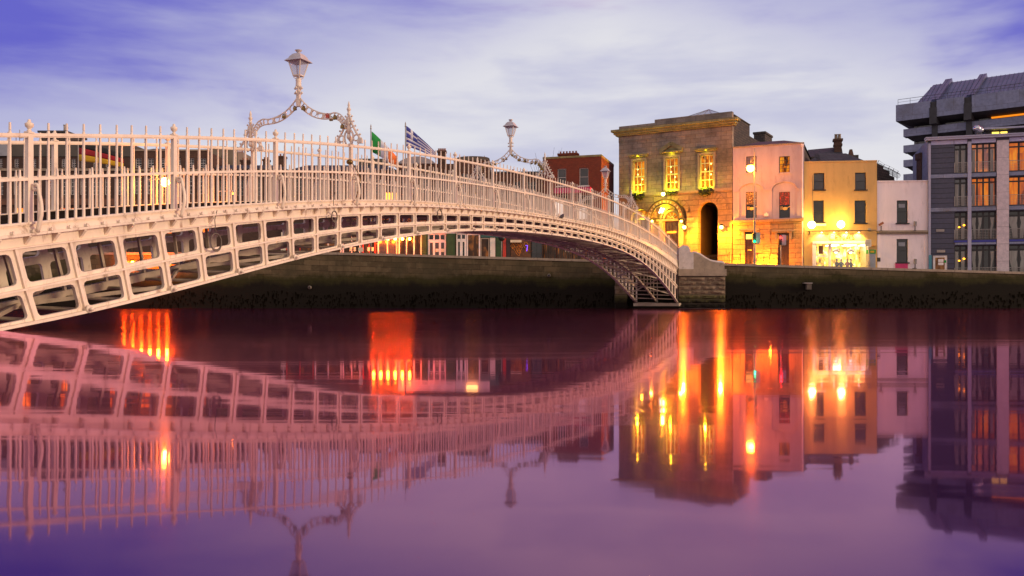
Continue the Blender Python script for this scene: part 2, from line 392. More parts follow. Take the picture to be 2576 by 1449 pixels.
class MB:
    def __init__(s): s.v = []; s.f = []; s.sm = []
    def add(s, vs, fs, smooth=False):
        o = len(s.v); s.v += [tuple(p) for p in vs]
        s.f += [tuple(i + o for i in f) for f in fs]; s.sm += [smooth] * len(fs)
    def hexa(s, p):        # p: 4 bottom then 4 top, same winding
        s.add(p, [(0, 1, 2, 3), (4, 5, 6, 7), (0, 1, 5, 4), (1, 2, 6, 5), (2, 3, 7, 6), (3, 0, 4, 7)])
    def box(s, x0, x1, y0, y1, z0, z1):
        s.hexa([(x0, y0, z0), (x1, y0, z0), (x1, y1, z0), (x0, y1, z0), (x0, y0, z1), (x1, y0, z1), (x1, y1, z1), (x0, y1, z1)])
    def bar(s, p, q, w, h=None, up=(0, 0, 1)):
        p, q = Vector(p), Vector(q); h = h or w; d = (q - p).normalized(); u = Vector(up)
        if abs(d.dot(u)) > 0.98: u = Vector((1, 0, 0))
        a = d.cross(u).normalized() * w / 2; b = a.cross(d).normalized() * h / 2
        s.hexa([p - a - b, p + a - b, p + a + b, p - a + b, q - a - b, q + a - b, q + a + b, q - a + b])
    def tube(s, pts, r, n=8, caps=True, closed=False):
        pts = [Vector(p) for p in pts]; k = len(pts); vs = []
        rr = r if isinstance(r, (list, tuple)) else [r] * k
        a = None
        for i, p in enumerate(pts):
            if closed: d = pts[(i + 1) % k] - pts[i - 1]
            else: d = pts[min(i + 1, k - 1)] - pts[max(i - 1, 0)]
            d.normalize()
            if a is None:
                u = Vector((0, 0, 1)) if abs(d.z) < 0.9 else Vector((1, 0, 0))
                a = d.cross(u).normalized()
            else: a = (a - d * a.dot(d)).normalized()
            b = d.cross(a)
            vs += [p + (a * math.cos(2 * math.pi * j / n) + b * math.sin(2 * math.pi * j / n)) * rr[i] for j in range(n)]
        fs = [(i * n + j, i * n + (j + 1) % n, ((i + 1) % k) * n + (j + 1) % n, ((i + 1) % k) * n + j) for i in range(k if closed else k - 1) for j in range(n)]
        if caps and not closed: fs += [tuple(range(n)), tuple(range((k - 1) * n, k * n))]
        s.add(vs, fs, True)
    def lathe(s, prof, c=(0, 0, 0), n=12, rot=0.0, smooth=True):
        vs = []; k = len(prof)
        for r, z in prof:
            vs += [(c[0] + r * math.cos(rot + 2 * math.pi * j / n), c[1] + r * math.sin(rot + 2 * math.pi * j / n), c[2] + z) for j in range(n)]
        fs = [(i * n + j, i * n + (j + 1) % n, (i + 1) * n + (j + 1) % n, (i + 1) * n + j) for i in range(k - 1) for j in range(n)]
        fs += [tuple(range(n)), tuple(range((k - 1) * n, k * n))]
        s.add(vs, fs, smooth)
    def ball(s, c, r, n=10, sz=1.0):
        s.lathe([(max(1e-3, r * math.sin(math.pi * i / n)), -r * sz * math.cos(math.pi * i / n)) for i in range(n + 1)], c, n)
    def plate(s, outer, holes, y0, y1, f=None):
        """Flat plate in x/z with holes, thickness y0..y1."""
        f = f or (lambda a, b, d: (a, d, b))
        loops = [outer] + list(holes)
        flat = [p for lp in loops for p in lp]
        tris = tessellate_polygon([[Vector((p[0], p[1], 0)) for p in lp] for lp in loops])
        n = len(flat)
        vs = [f(p[0], p[1], y0) for p in flat] + [f(p[0], p[1], y1) for p in flat]
        fs = [tuple(t) for t in tris] + [tuple(i + n for i in t) for t in tris]
        o = 0
        for lp in loops:
            k = len(lp)
            fs += [(o + i, o + (i + 1) % k, o + (i + 1) % k + n, o + i + n) for i in range(k)]
            o += k
        s.add(vs, fs)
    def build(s, name, mat, parent=None, off=None):
        me = bpy.data.meshes.new(name)
        vs = s.v if off is None else [(p[0] - off[0], p[1] - off[1], p[2] - off[2]) for p in s.v]
        me.from_pydata(vs, [], s.f)
        me.polygons.foreach_set('use_smooth', s.sm)
        bm = bmesh.new(); bm.from_mesh(me)
        bmesh.ops.recalc_face_normals(bm, faces=bm.faces)
        bm.to_mesh(me); bm.free()
        me.materials.append(MATS[mat])
        o = bpy.data.objects.new(name, me); COL.objects.link(o)
        if parent: o.parent = parent
        return o


def rect(x0, z0, x1, z1): return [(x0, z0), (x1, z0), (x1, z1), (x0, z1)]


def arc(cx, cz, r, a0, a1, n=18): return [(cx + r * math.cos(R(a0 + (a1 - a0) * i / n)), cz + r * math.sin(R(a0 + (a1 - a0) * i / n))) for i in range(n + 1)]


def tag(o, label=None, cat=None, group=None, kind=None):
    for k, val in (('label', label), ('category', cat), ('group', group), ('kind', kind)):
        if val: o[k] = val
    return o


def thing(name, label, cat, loc=(0, 0, 0), rz=0.0, group=None, parent=None):
    o = bpy.data.objects.new(name, None); COL.objects.link(o)
    o.empty_display_size = 0.3; o.location = loc; o.rotation_euler = (0, 0, rz)
    return tag(o, label, cat, group)


def copy_tree(o, parent=None):
    c = o.copy(); COL.objects.link(c)
    if parent: c.parent = parent
    for ch in list(o.children): copy_tree(ch, c)
    return c


def lamp(parent, loc, power, col, radius=0.12, spot=None, target=None):
    d = bpy.data.lights.new('light', 'SPOT' if spot else 'POINT')
    d.energy = power; d.color = col; d.shadow_soft_size = radius
    o = bpy.data.objects.new('light', d); COL.objects.link(o)
    if parent: o.parent = parent
    o.location = loc
    if spot:
        d.spot_size = R(spot); d.spot_blend = 0.6
        o.rotation_euler = (Vector(target) - Vector(loc)).to_track_quat('-Z', 'Y').to_euler()
    return o


def letters(txt, size, place, depth=0.03):
    """Raised lettering; place(i, width so far, glyph width) gives a 4x4 for each glyph (glyph in x/z plane)."""
    mb = MB(); run = 0.0; i = 0
    for ch in txt:
        cu = bpy.data.curves.new('glyph', 'FONT'); cu.body = ch; cu.size = size; cu.extrude = depth / 2; cu.resolution_u = 2
        ob = bpy.data.objects.new('glyph', cu)
        me = bpy.data.meshes.new_from_object(ob)
        vs = [v.co.copy() for v in me.vertices]
        w = (max(v.x for v in vs) if vs else size * 0.25) + size * 0.08
        M = place(i, run, w)
        mb.add([M @ Vector((v.x, -v.z, v.y)) for v in vs], [tuple(p.vertices) for p in me.polygons])
        run += w; i += 1
        bpy.data.objects.remove(ob); bpy.data.curves.remove(cu); bpy.data.meshes.remove(me)
    return mb, run


def PX(x, y, Y):
    """World point seen at frame position (x, y) at distance Y."""
    return Vector(((x - CX) / F * Y, Y, CZ + (HY - y) / F * Y))


def ztop(X): return CZ + 4.24 - 0.0285 * min(70, max(-16, X))
def zground(X): return ztop(X) - 0.32

# ---------------------------------------------------------------- river, ground, quay wall
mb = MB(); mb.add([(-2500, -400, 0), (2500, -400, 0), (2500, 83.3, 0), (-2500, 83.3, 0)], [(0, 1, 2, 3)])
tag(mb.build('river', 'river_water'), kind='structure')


def strip(name, mat, y0, y1, lift, kind='structure', xs=(-2500, -16, 70, 2500), drop=0.0, thick=None):
    mb = MB()
    for a, b in zip(xs[:-1], xs[1:]):
        za, zb = zground(a) + lift, zground(b) + lift
        if thick:
            mb.hexa([(a, y0, za - thick), (b, y0, zb - thick), (b, y1, zb - thick), (a, y1, za - thick), (a, y0, za), (b, y0, zb), (b, y1, zb), (a, y1, za)])
        else:
            mb.add([(a, y0, za), (b, y0, zb), (b, y1, zb), (a, y1, za)], [(0, 1, 2, 3)])
    return tag(mb.build(name, mat), kind=kind)


strip('ground', 'ground_grey', 83.9, 4000, 0)
strip('road', 'asphalt', 85.9, 91.0, 0.004, xs=(-250, -16, 70, 250))
strip('pavement', 'pavement', 83.9, 85.6, 0.13, xs=(-250, -16, 70, 250), thick=0.13)
strip('kerb', 'kerb', 85.6, 85.85, 0.12, xs=(-250, -16, 70, 250), thick=0.12)
strip('far_pavement', 'pavement', 91.4, 118, 0.13, xs=(-250, -16, 70, 250), thick=0.13)
strip('far_kerb', 'kerb', 91.1, 91.4, 0.12, xs=(-250, -16, 70, 250), thick=0.12)
mb = MB()
for i in range(60):
    x = -120 + i * 4.0
    mb.hexa([(x, 88.35, zground(x) + 0.009), (x + 2, 88.35, zground(x + 2) + 0.009), (x + 2, 88.47, zground(x + 2) + 0.009), (x, 88.47, zground(x) + 0.009)] + [(x, 88.35, zground(x) + 0.012), (x + 2, 88.35, zground(x + 2) + 0.012), (x + 2, 88.47, zground(x + 2) + 0.012), (x, 88.47, zground(x) + 0.012)])
tag(mb.build('road_marking', 'marking'), kind='structure')

XS = (-400, -16, 70, 400)
qw = thing('quay_wall', 'long dark stone quay wall, black with weed at the waterline and green with moss above', 'quay wall', (0, 83, 0))
mb = MB()
for a, b in zip(XS[:-1], XS[1:]):
    mb.hexa([(a, 83, -1), (b, 83, -1), (b, 83.9, -1), (a, 83.9, -1), (a, 83, ztop(a) - .22), (b, 83, ztop(b) - .22), (b, 83.9, ztop(b) - .22), (a, 83.9, ztop(a) - .22)])
mb.build('wall_face', 'quay_stone', qw, (0, 83, 0))
mb = MB()
x = -60.0
while x < 76:
    a, b = x + 0.008, x + 1.55
    d = random.uniform(-.015, .015)
    mb.hexa([(a, 82.93 + d, ztop(a) - .22), (b, 82.93 + d, ztop(b) - .22), (b, 83.95, ztop(b) - .22), (a, 83.95, ztop(a) - .22), (a, 82.93 + d, ztop(a)), (b, 82.93 + d, ztop(b)), (b, 83.95, ztop(b)), (a, 83.95, ztop(a))])
    x += 1.56
mb.build('coping', 'stone_trim', qw, (0, 83, 0))
# weeds hanging in tufts on the lower wall
mb = MB()
for i in range(1500):
    x = random.uniform(-34, 62); z = random.uniform(0.2, 1.5) + 0.2 * math.sin(x * 0.8)
    l = random.uniform(.15, .5); w = random.uniform(.03, .1)
    y = 82.99 - random.uniform(.0, .08)
    mb.add([(x - w, 82.995, z), (x + w, 82.995, z), (x + random.uniform(-.06, .06), y, z - l)], [(0, 1, 2)])
tag(mb.build('weed', 'weed'), kind='stuff')
# putlog holes: small dark outlets and a hooded drain box
db = thing('drain_outlet', 'small hooded drain box jutting from the quay wall right of the stone pier', 'drain', PX(2030, 716, 82.9))
b0 = PX(2030, 716, 82.9)
mb = MB(); mb.box(-.38, .38, -.42, .10, .10, .17); mb.build('hood', 'grey_metal', db)
mb = MB(); mb.box(-.12, .34, -.30, .10, -.46, .10); mb.build('box', 'dark_stone', db)
for px_, py_, lab in ((1381, 693, 'ragged hole with a rusty pipe stub in the quay wall beneath the bridge crown'), (780, 723, 'broken pipe outlet in the mossy quay wall left of the bridge crown')):
    p = PX(px_, py_, 82.98)
    t_ = thing('pipe_outlet', lab, 'pipe outlet', p)
    mb = MB(); mb.tube([(0, .05, 0), (0, -.22, 0)], .16, 12); mb.build('pipe', 'cable_grey', t_)
    mb = MB(); mb.tube([(0, -.2, 0), (0, -.235, 0)], .11, 12); mb.build('opening', 'sash_dark', t_)

# ---------------------------------------------------------------- footbridge curves
LX = lambda Y: -9.8 + .39 * (Y - 17)
Yx = lambda x: -16.43 / ((x - CX) / F - .39)
_ul = math.hypot(.39, 1); UX, UY = .39 / _ul, 1 / _ul
NX, NY = -UY, UX                       # across the deck, away from the camera
WD = 3.85
CURV = dict(
    rail=[(0, 339), (160, 338), (250, 339), (430, 343.5), (577, 348), (684, 353), (792, 359), (872, 365), (952, 373), (1020, 380), (1130, 398), (1217, 416), (1260, 424), (1366, 449), (1426, 466), (1476, 482), (1553, 512), (1590, 528), (1635, 556), (1660, 579), (1685, 603), (1706, 623)],
    mid=[(0, 454), (250, 443), (430, 434), (577, 432), (644, 432), (872, 435), (1020, 444), (1135, 455), (1217, 465), (1260, 474), (1366, 495), (1475, 524), (1590, 560), (1660, 606), (1706, 643)],
    base=[(0, 565), (430, 523), (577, 515), (684, 509), (872, 502), (1020, 504), (1135, 511), (1217, 516), (1366, 540), (1476, 562), (1590, 588), (1660, 625), (1706, 657)],
    corn=[(0, 600), (430, 550), (577, 539), (684, 530), (872, 520), (1020, 519), (1140, 525), (1217, 530), (1260, 534), (1366, 548), (1476, 569), (1590, 602), (1660, 642), (1706, 677)],
    top=[(0, 627), (300, 590), (412, 578), (525, 565), (595, 557), (672, 550), (742, 545), (802, 541), (914, 537), (1002, 535), (1127, 536), (1217, 541), (1260, 547), (1366, 557), (1409, 564), (1481, 578), (1553, 602), (1601, 625), (1650, 652), (1702, 687)],
    ch=[(0, 739), (58, 729), (195, 699), (315, 674), (422, 652), (517, 636), (600, 620), (674, 607), (742, 597), (804, 589), (862, 580), (914, 575), (964, 569), (1050, 562), (1127, 561), (1217, 562), (1260, 564), (1366, 574), (1409, 579), (1481, 591), (1539, 605), (1601, 634), (1650, 668), (1701, 719)],
    bot=[(0, 827), (85, 811), (217, 786), (335, 758), (430, 734), (522, 709), (610, 682), (644, 675), (749, 647), (867, 622), (965, 604), (1050, 591), (1127, 584), (1190, 580), (1248, 580), (1298, 584), (1345, 588), (1409, 593), (1457, 600), (1515, 614), (1541, 622), (1585, 645), (1623, 670), (1657, 699), (1681, 729), (1697, 755)])
POLY = {}
for k, p in CURV.items():
    p = np.array(p, float); Y = Yx(p[:, 0]); POLY[k] = np.polyfit((Y - 45) / 35, (HY - p[:, 1]) / F * Y + CZ, 6, w=F / Y)


def zc(k, Y):
    c = POLY[k]
    if Y < 17.3:
        s = (np.polyval(c, (19.3 - 45) / 35) - np.polyval(c, (17.3 - 45) / 35)) / 2
        return float(np.polyval(c, (17.3 - 45) / 35) + s * (Y - 17.3))
    return float(np.polyval(c, (Y - 45) / 35))


def BP(Y, w, z):
    """Bridge point: Y along, w across, z height (deck rises slightly to the far side)."""
    return (LX(Y) + NX * w, Y + NY * w, z + .030 * w)


Y0B, Y1B = 11.6, 81.1
BO = Vector((LX(Y0B), Y0B, 0))
bridge = thing('footbridge', 'cream painted cast iron footbridge arching over the river with spiked railings and lattice sides', 'footbridge', BO)


def post(mb, Y, w, z0, z1, wu, wn, wu1=None, wn1=None, dy=0.0):
    wu1 = wu if wu1 is None else wu1; wn1 = wn if wn1 is None else wn1
    def ring(z, a, b, sh):
        x, y, zz = BP(Y + sh, w, z)
        return [(x + UX * i * a / 2 + NX * j * b / 2, y + UY * i * a / 2 + NY * j * b / 2, zz) for i, j in ((-1, -1), (1, -1), (1, 1), (-1, 1))]
    mb.hexa(ring(z0, wu, wn, 0) + ring(z1, wu1, wn1, dy))


def sweep(mb, ys, zf, w0, w1, h0, h1):
    """Band along the bridge between w0..w1 and zf+h0..zf+h1."""
    vs = []
    for Y in ys:
        z = zf(Y)
        vs += [BP(Y, w0, z + h0), BP(Y, w1, z + h0), BP(Y, w1, z + h1), BP(Y, w0, z + h1)]
    k = len(ys)
    fs = [(4 * i + j, 4 * i + (j + 1) % 4, 4 * i + 4 + (j + 1) % 4, 4 * i + 4 + j) for i in range(k - 1) for j in range(4)]
    fs += [(0, 1, 2, 3), (4 * k - 4, 4 * k - 3, 4 * k - 2, 4 * k - 1)]
    mb.add(vs, fs)


YS = [Y0B + (Y1B - Y0B) * i / 140 for i in range(141)]
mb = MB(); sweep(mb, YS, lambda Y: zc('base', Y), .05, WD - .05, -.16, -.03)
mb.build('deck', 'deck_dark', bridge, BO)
# one fence for each side: panels between posts, urns on the posts, scroll brackets
POST0, PSTEP, NB = 17.58, 3.72, 9
posts = [POST0 + PSTEP * i for i in range(-1, 18)]
posts = [p for p in posts if p < Y1B - .3]
for side in (0, 1):
    w = 0.0 if side == 0 else WD
    sg = -1 if side == 0 else 1
    ends = [Y0B] + posts + [Y1B]
    for a, b in zip(ends[:-1], ends[1:]):
        mb = MB()
        ys = [a + (b - a) * i / 8 for i in range(9)]
        sweep(mb, ys, lambda Y: zc('rail', Y), w - .045, w + .045, -.035, .025)
        sweep(mb, ys, lambda Y: zc('rail', Y), w - .028, w + .028, -.06, -.035)
        sweep(mb, ys, lambda Y: zc('mid', Y), w - .04, w + .04, -.03, .03)
        st = PSTEP / NB
        k0 = math.ceil((a - POST0) / st * 2 + .01); k1 = math.floor((b - POST0) / st * 2 - .01)
        for k in range(k0, k1 + 1):
            Y = POST0 + k * st / 2 + random.uniform(-.012, .012)
            if k % 2 == 0 and k % (2 * NB) == 0: continue
            zb = zc('base', Y) - .02
            if k % 2 == 0:
                zr = zc('rail', Y)
                post(mb, Y, w, zb, zr - .03, .052, .038, .038, .032)
                post(mb, Y, w, zr + .02, zr + .08, .054, .045, .032, .03)
                post(mb, Y, w, zr + .09, zr + .235, .036, .034, .030, .03)
            else:
                zm = zc('mid', Y)
                post(mb, Y, w, zb, zm - .02, .048, .038, .042, .032)
                post(mb, Y, w, zm + .02, zm + .09, .055, .045, .036, .034)
                post(mb, Y, w, zm + .09, zm + .19, .036, .034, .026, .026)
        mb.build('railing_panel', 'cream_rail', bridge, BO)
    for Y in posts:
        zr, zb, zm = zc('rail', Y), zc('base', Y), zc('mid', Y)
        mb = MB(); post(mb, Y, w, zb - .04, zr - .02, .13, .10, .115, .09); post(mb, Y, w, zr + .02, zr + .055, .14, .12)
        po = mb.build('railing_post', 'cream_rail', bridge, BO)
        x, y, z = BP(Y, w, zr + .055)
        mb = MB(); mb.lathe([(.035, 0), (.05, .015), (.03, .04), (.035, .06), (.075, .10), (.085, .15), (.08, .165), (.05, .18), (.028, .21), (.035, .225), (.012, .25)], (x, y, z), 10)
        mb.build('urn_finial', 'cream_rail', po, BO)
        mb = MB(); pts = []; rr = []
        for i in range(12):      # curl at the head
            a = R(-150 + 330 * i / 11); r_ = .035 + .045 * i / 11
            pts.append((.13 - r_ * math.cos(a), zm - .17 + r_ * math.sin(a)))
        for t_ in range(1, 11):
            q = t_ / 10
            pts.append((.20 + .10 * math.sin(math.pi * q) * (1 if q < .7 else .9) - .02 * q, zm - .20 + (zb - .20 - zm + .20) * q))
        pts3 = [BP(Y + .03, w + sg * p[0], p[1]) for p in pts]
        mb.tube(pts3, [.032] * 12 + [.036 + .012 * i / 10 for i in range(10)], 7)
        mb.build('scroll_bracket', 'cream_rail', po, BO)

# skirting, cornice and lattice girder of each side
NP, P0, PST = 55, 17.24, 1.2
pk_ = [P0 + PST * i for i in range(-5, 54)]
pk_ = [p for p in pk_ if p < Y1B - .5] + [Y1B]


def lean(Y, q):        # posts lean square to the arch towards the near springing
    k = .46 * max(0, 1 - (Y - 17) / 10.5) if Y > 14 else .46 * (1 + (17 - 14) / 10.5)
    return k * q


for side in (0, 1):
    w = 0.0 if side == 0 else WD
    sg = -1 if side == 0 else 1
    o_ = lambda d: w + sg * d           # d outwards
    mb = MB()
    sweep(mb, YS, lambda Y: zc('base', Y), o_(.10), o_(-.08), -.045, -.005)
    sweep(mb, YS, lambda Y: zc('base', Y) - .045, o_(.06), o_(-.06), -.03, 0)
    vs = []
    for Y in YS:
        zb, zk = zc('base', Y) - .075, zc('corn', Y) + .05
        vs += [BP(Y, o_(.04), zb), BP(Y, o_(-.05), zb), BP(Y, o_(-.05), zk), BP(Y, o_(.12), zk)]
    k = len(YS)
    mb.add(vs, [(4 * i + j, 4 * i + (j + 1) % 4, 4 * i + 4 + (j + 1) % 4, 4 * i + 4 + j) for i in range(k - 1) for j in range(4)] + [(0, 1, 2, 3), (4 * k - 4, 4 * k - 3, 4 * k - 2, 4 * k - 1)])
    sweep(mb, YS, lambda Y: zc('corn', Y), o_(.20), o_(-.05), 0, .05)
    Y = Y0B + .2
    while Y < Y1B - .1:         # little cast studs along the cornice
        z = zc('corn', Y) + .05
        post(mb, Y, o_(.16), z, z + .07, .09, .07, .03, .03)
        Y += .41
    mb.build('cornice', 'cream_paint', bridge, BO)
    mb = MB()
    vs = []
    for Y in YS:
        vs += [BP(Y, o_(.02), zc('corn', Y)), BP(Y, o_(-.05), zc('corn', Y)), BP(Y, o_(-.05), zc('top', Y) - .02), BP(Y, o_(.02), zc('top', Y) - .02)]
    mb.add(vs, [(4 * i + j, 4 * i + (j + 1) % 4, 4 * i + 4 + (j + 1) % 4, 4 * i + 4 + j) for i in range(k - 1) for j in range(4)] + [(0, 1, 2, 3), (4 * k - 4, 4 * k - 3, 4 * k - 2, 4 * k - 1)])
    Y = Y0B + .3
    while Y < Y1B - .2:         # corbels under the cornice
        z1, z0 = zc('corn', Y), zc('top', Y)
        x0 = o_(.02); x1 = o_(.17)
        for s_ in (-.025, .025): pass
        a = [BP(Y - .03, x0, z1), BP(Y - .03, x1, z1), BP(Y - .03, x1, z1 - .03), BP(Y - .03, x0, z0 + (z1 - z0) * .12)]
        b = [BP(Y + .03, x0, z1), BP(Y + .03, x1, z1), BP(Y + .03, x1, z1 - .03), BP(Y + .03, x0, z0 + (z1 - z0) * .12)]
        mb.hexa(a + b)
        Y += .62
    mb.build('fascia', 'cream_paint', bridge, BO)
    # girder: plate with rounded openings, two tiers, ribs standing proud
    mb = MB()

    def zq(Y, q):       # q 0 top .. 1 bottom, mid chord at .5
        t_, c_, b_ = zc('top', Y), zc('ch', Y), zc('bot', Y)
        return t_ + (c_ - t_) * q * 2 if q < .5 else c_ + (b_ - c_) * (q - .5) * 2

    def gp(Yb, s, q):    # point at post parameter: Y at the top chord = Yb, lean with q
        Y = Yb + lean(Yb, q)
        return Y, zq(Y, q)
    for a, b in zip(pk_[:-1], pk_[1:]):
        for (q0, q1) in ((0, .5), (.5, 1)):
            h = zq(a, q0) - zq(a, q1); L = (b - a)
            mu = min(.115, L * .3) / L; mv = max(.085, h * .13) / h
            if q0 == .5: mvb = mv * 1.15
            else: mvb = mv
            c = .16
            def P(s, t_):
                q = q0 + (q1 - q0) * t_
                Ya, za = gp(a, 0, q); Yb, zb = gp(b, 0, q)
                Y = Ya + (Yb - Ya) * s
                return (Y, zq(Y, q))
            hole = []
            x0, x1, y0, y1 = mu, 1 - mu, mv, 1 - mvb
            cx_, cy_ = c * (x1 - x0) * .55, c * (y1 - y0)
            for s, t_ in ((x0, y0 + cy_), (x0 + cx_ * .3, y0 + cy_ * .3), (x0 + cx_, y0), (x1 - cx_, y0), (x1 - cx_ * .3, y0 + cy_ * .3), (x1, y0 + cy_), (x1, y1 - cy_), (x1 - cx_ * .3, y1 - cy_ * .3), (x1 - cx_, y1), (x0 + cx_, y1), (x0 + cx_ * .3, y1 - cy_ * .3), (x0, y1 - cy_)):
                hole.append(P(s, t_))
            outer = [P(0, 0), P(.5, 0), P(1, 0), P(1, .5), P(1, 1), P(.5, 1), P(0, 1), P(0, .5)]
            mb.plate(outer, [hole], o_(.03), o_(-.05), lambda A, B, d: BP(A, d, B))
    gd = mb.build('lattice_girder', 'cream_paint', bridge, BO)
    mb = MB()
    for a in pk_:
        for q0, q1 in ((.02, .5), (.5, .98)):
            Ya, za = gp(a, 0, q0); Yb, zb = gp(a, 0, q1)
            mb.bar(BP(Ya, o_(.055), za), BP(Yb, o_(.055), zb), .05, .06, up=(-UX, -UY, 0))
    sweep(mb, YS, lambda Y: zc('top', Y), o_(.10), o_(.0), -.03, .0)
    sweep(mb, YS, lambda Y: zc('ch', Y), o_(.11), o_(.0), -.022, .022)
    sweep(mb, YS, lambda Y: zc('bot', Y), o_(.13), o_(-.08), -.01, .05)
    mb.build('rib', 'cream_rail', gd, BO)
    for i, a in enumerate(pk_[1:-1]):
        if i % 2 == side: continue
        Y, z = gp(a, 0, 1.0)
        p = BP(Y, o_(.12), z + .07); q_ = BP(Y, o_(.24), z + .07)
        mb = MB(); mb.tube([p, BP(Y, o_(.15), z + .07)], .085, 10); mb.tube([p, q_], .035, 8); mb.build('tie_rod_end', 'cream_rail', gd, BO)

# cross ties and wind bracing under the deck
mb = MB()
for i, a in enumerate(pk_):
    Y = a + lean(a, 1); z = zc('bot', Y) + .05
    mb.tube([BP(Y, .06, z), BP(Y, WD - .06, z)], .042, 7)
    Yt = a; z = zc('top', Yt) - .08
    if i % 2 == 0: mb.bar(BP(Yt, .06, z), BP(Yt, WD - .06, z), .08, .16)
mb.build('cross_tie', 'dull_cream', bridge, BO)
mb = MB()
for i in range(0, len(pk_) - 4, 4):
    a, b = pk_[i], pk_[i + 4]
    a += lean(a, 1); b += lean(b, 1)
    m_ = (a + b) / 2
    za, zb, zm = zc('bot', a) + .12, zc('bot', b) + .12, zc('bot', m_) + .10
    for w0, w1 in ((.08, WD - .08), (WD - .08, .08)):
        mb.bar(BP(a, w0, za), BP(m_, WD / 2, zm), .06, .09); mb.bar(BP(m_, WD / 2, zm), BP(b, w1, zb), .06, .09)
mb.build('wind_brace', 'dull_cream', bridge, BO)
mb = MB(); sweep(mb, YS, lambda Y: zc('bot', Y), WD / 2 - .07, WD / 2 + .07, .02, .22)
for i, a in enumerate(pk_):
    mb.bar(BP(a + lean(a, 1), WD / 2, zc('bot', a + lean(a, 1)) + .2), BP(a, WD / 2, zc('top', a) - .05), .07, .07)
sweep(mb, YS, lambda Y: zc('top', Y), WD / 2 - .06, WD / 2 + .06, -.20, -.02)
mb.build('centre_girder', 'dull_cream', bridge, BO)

# ---------------------------------------------------------------- lamp arches
S_ = 1.925 / 119          # metres per pixel across the arch
V_ = .0132                # and upwards


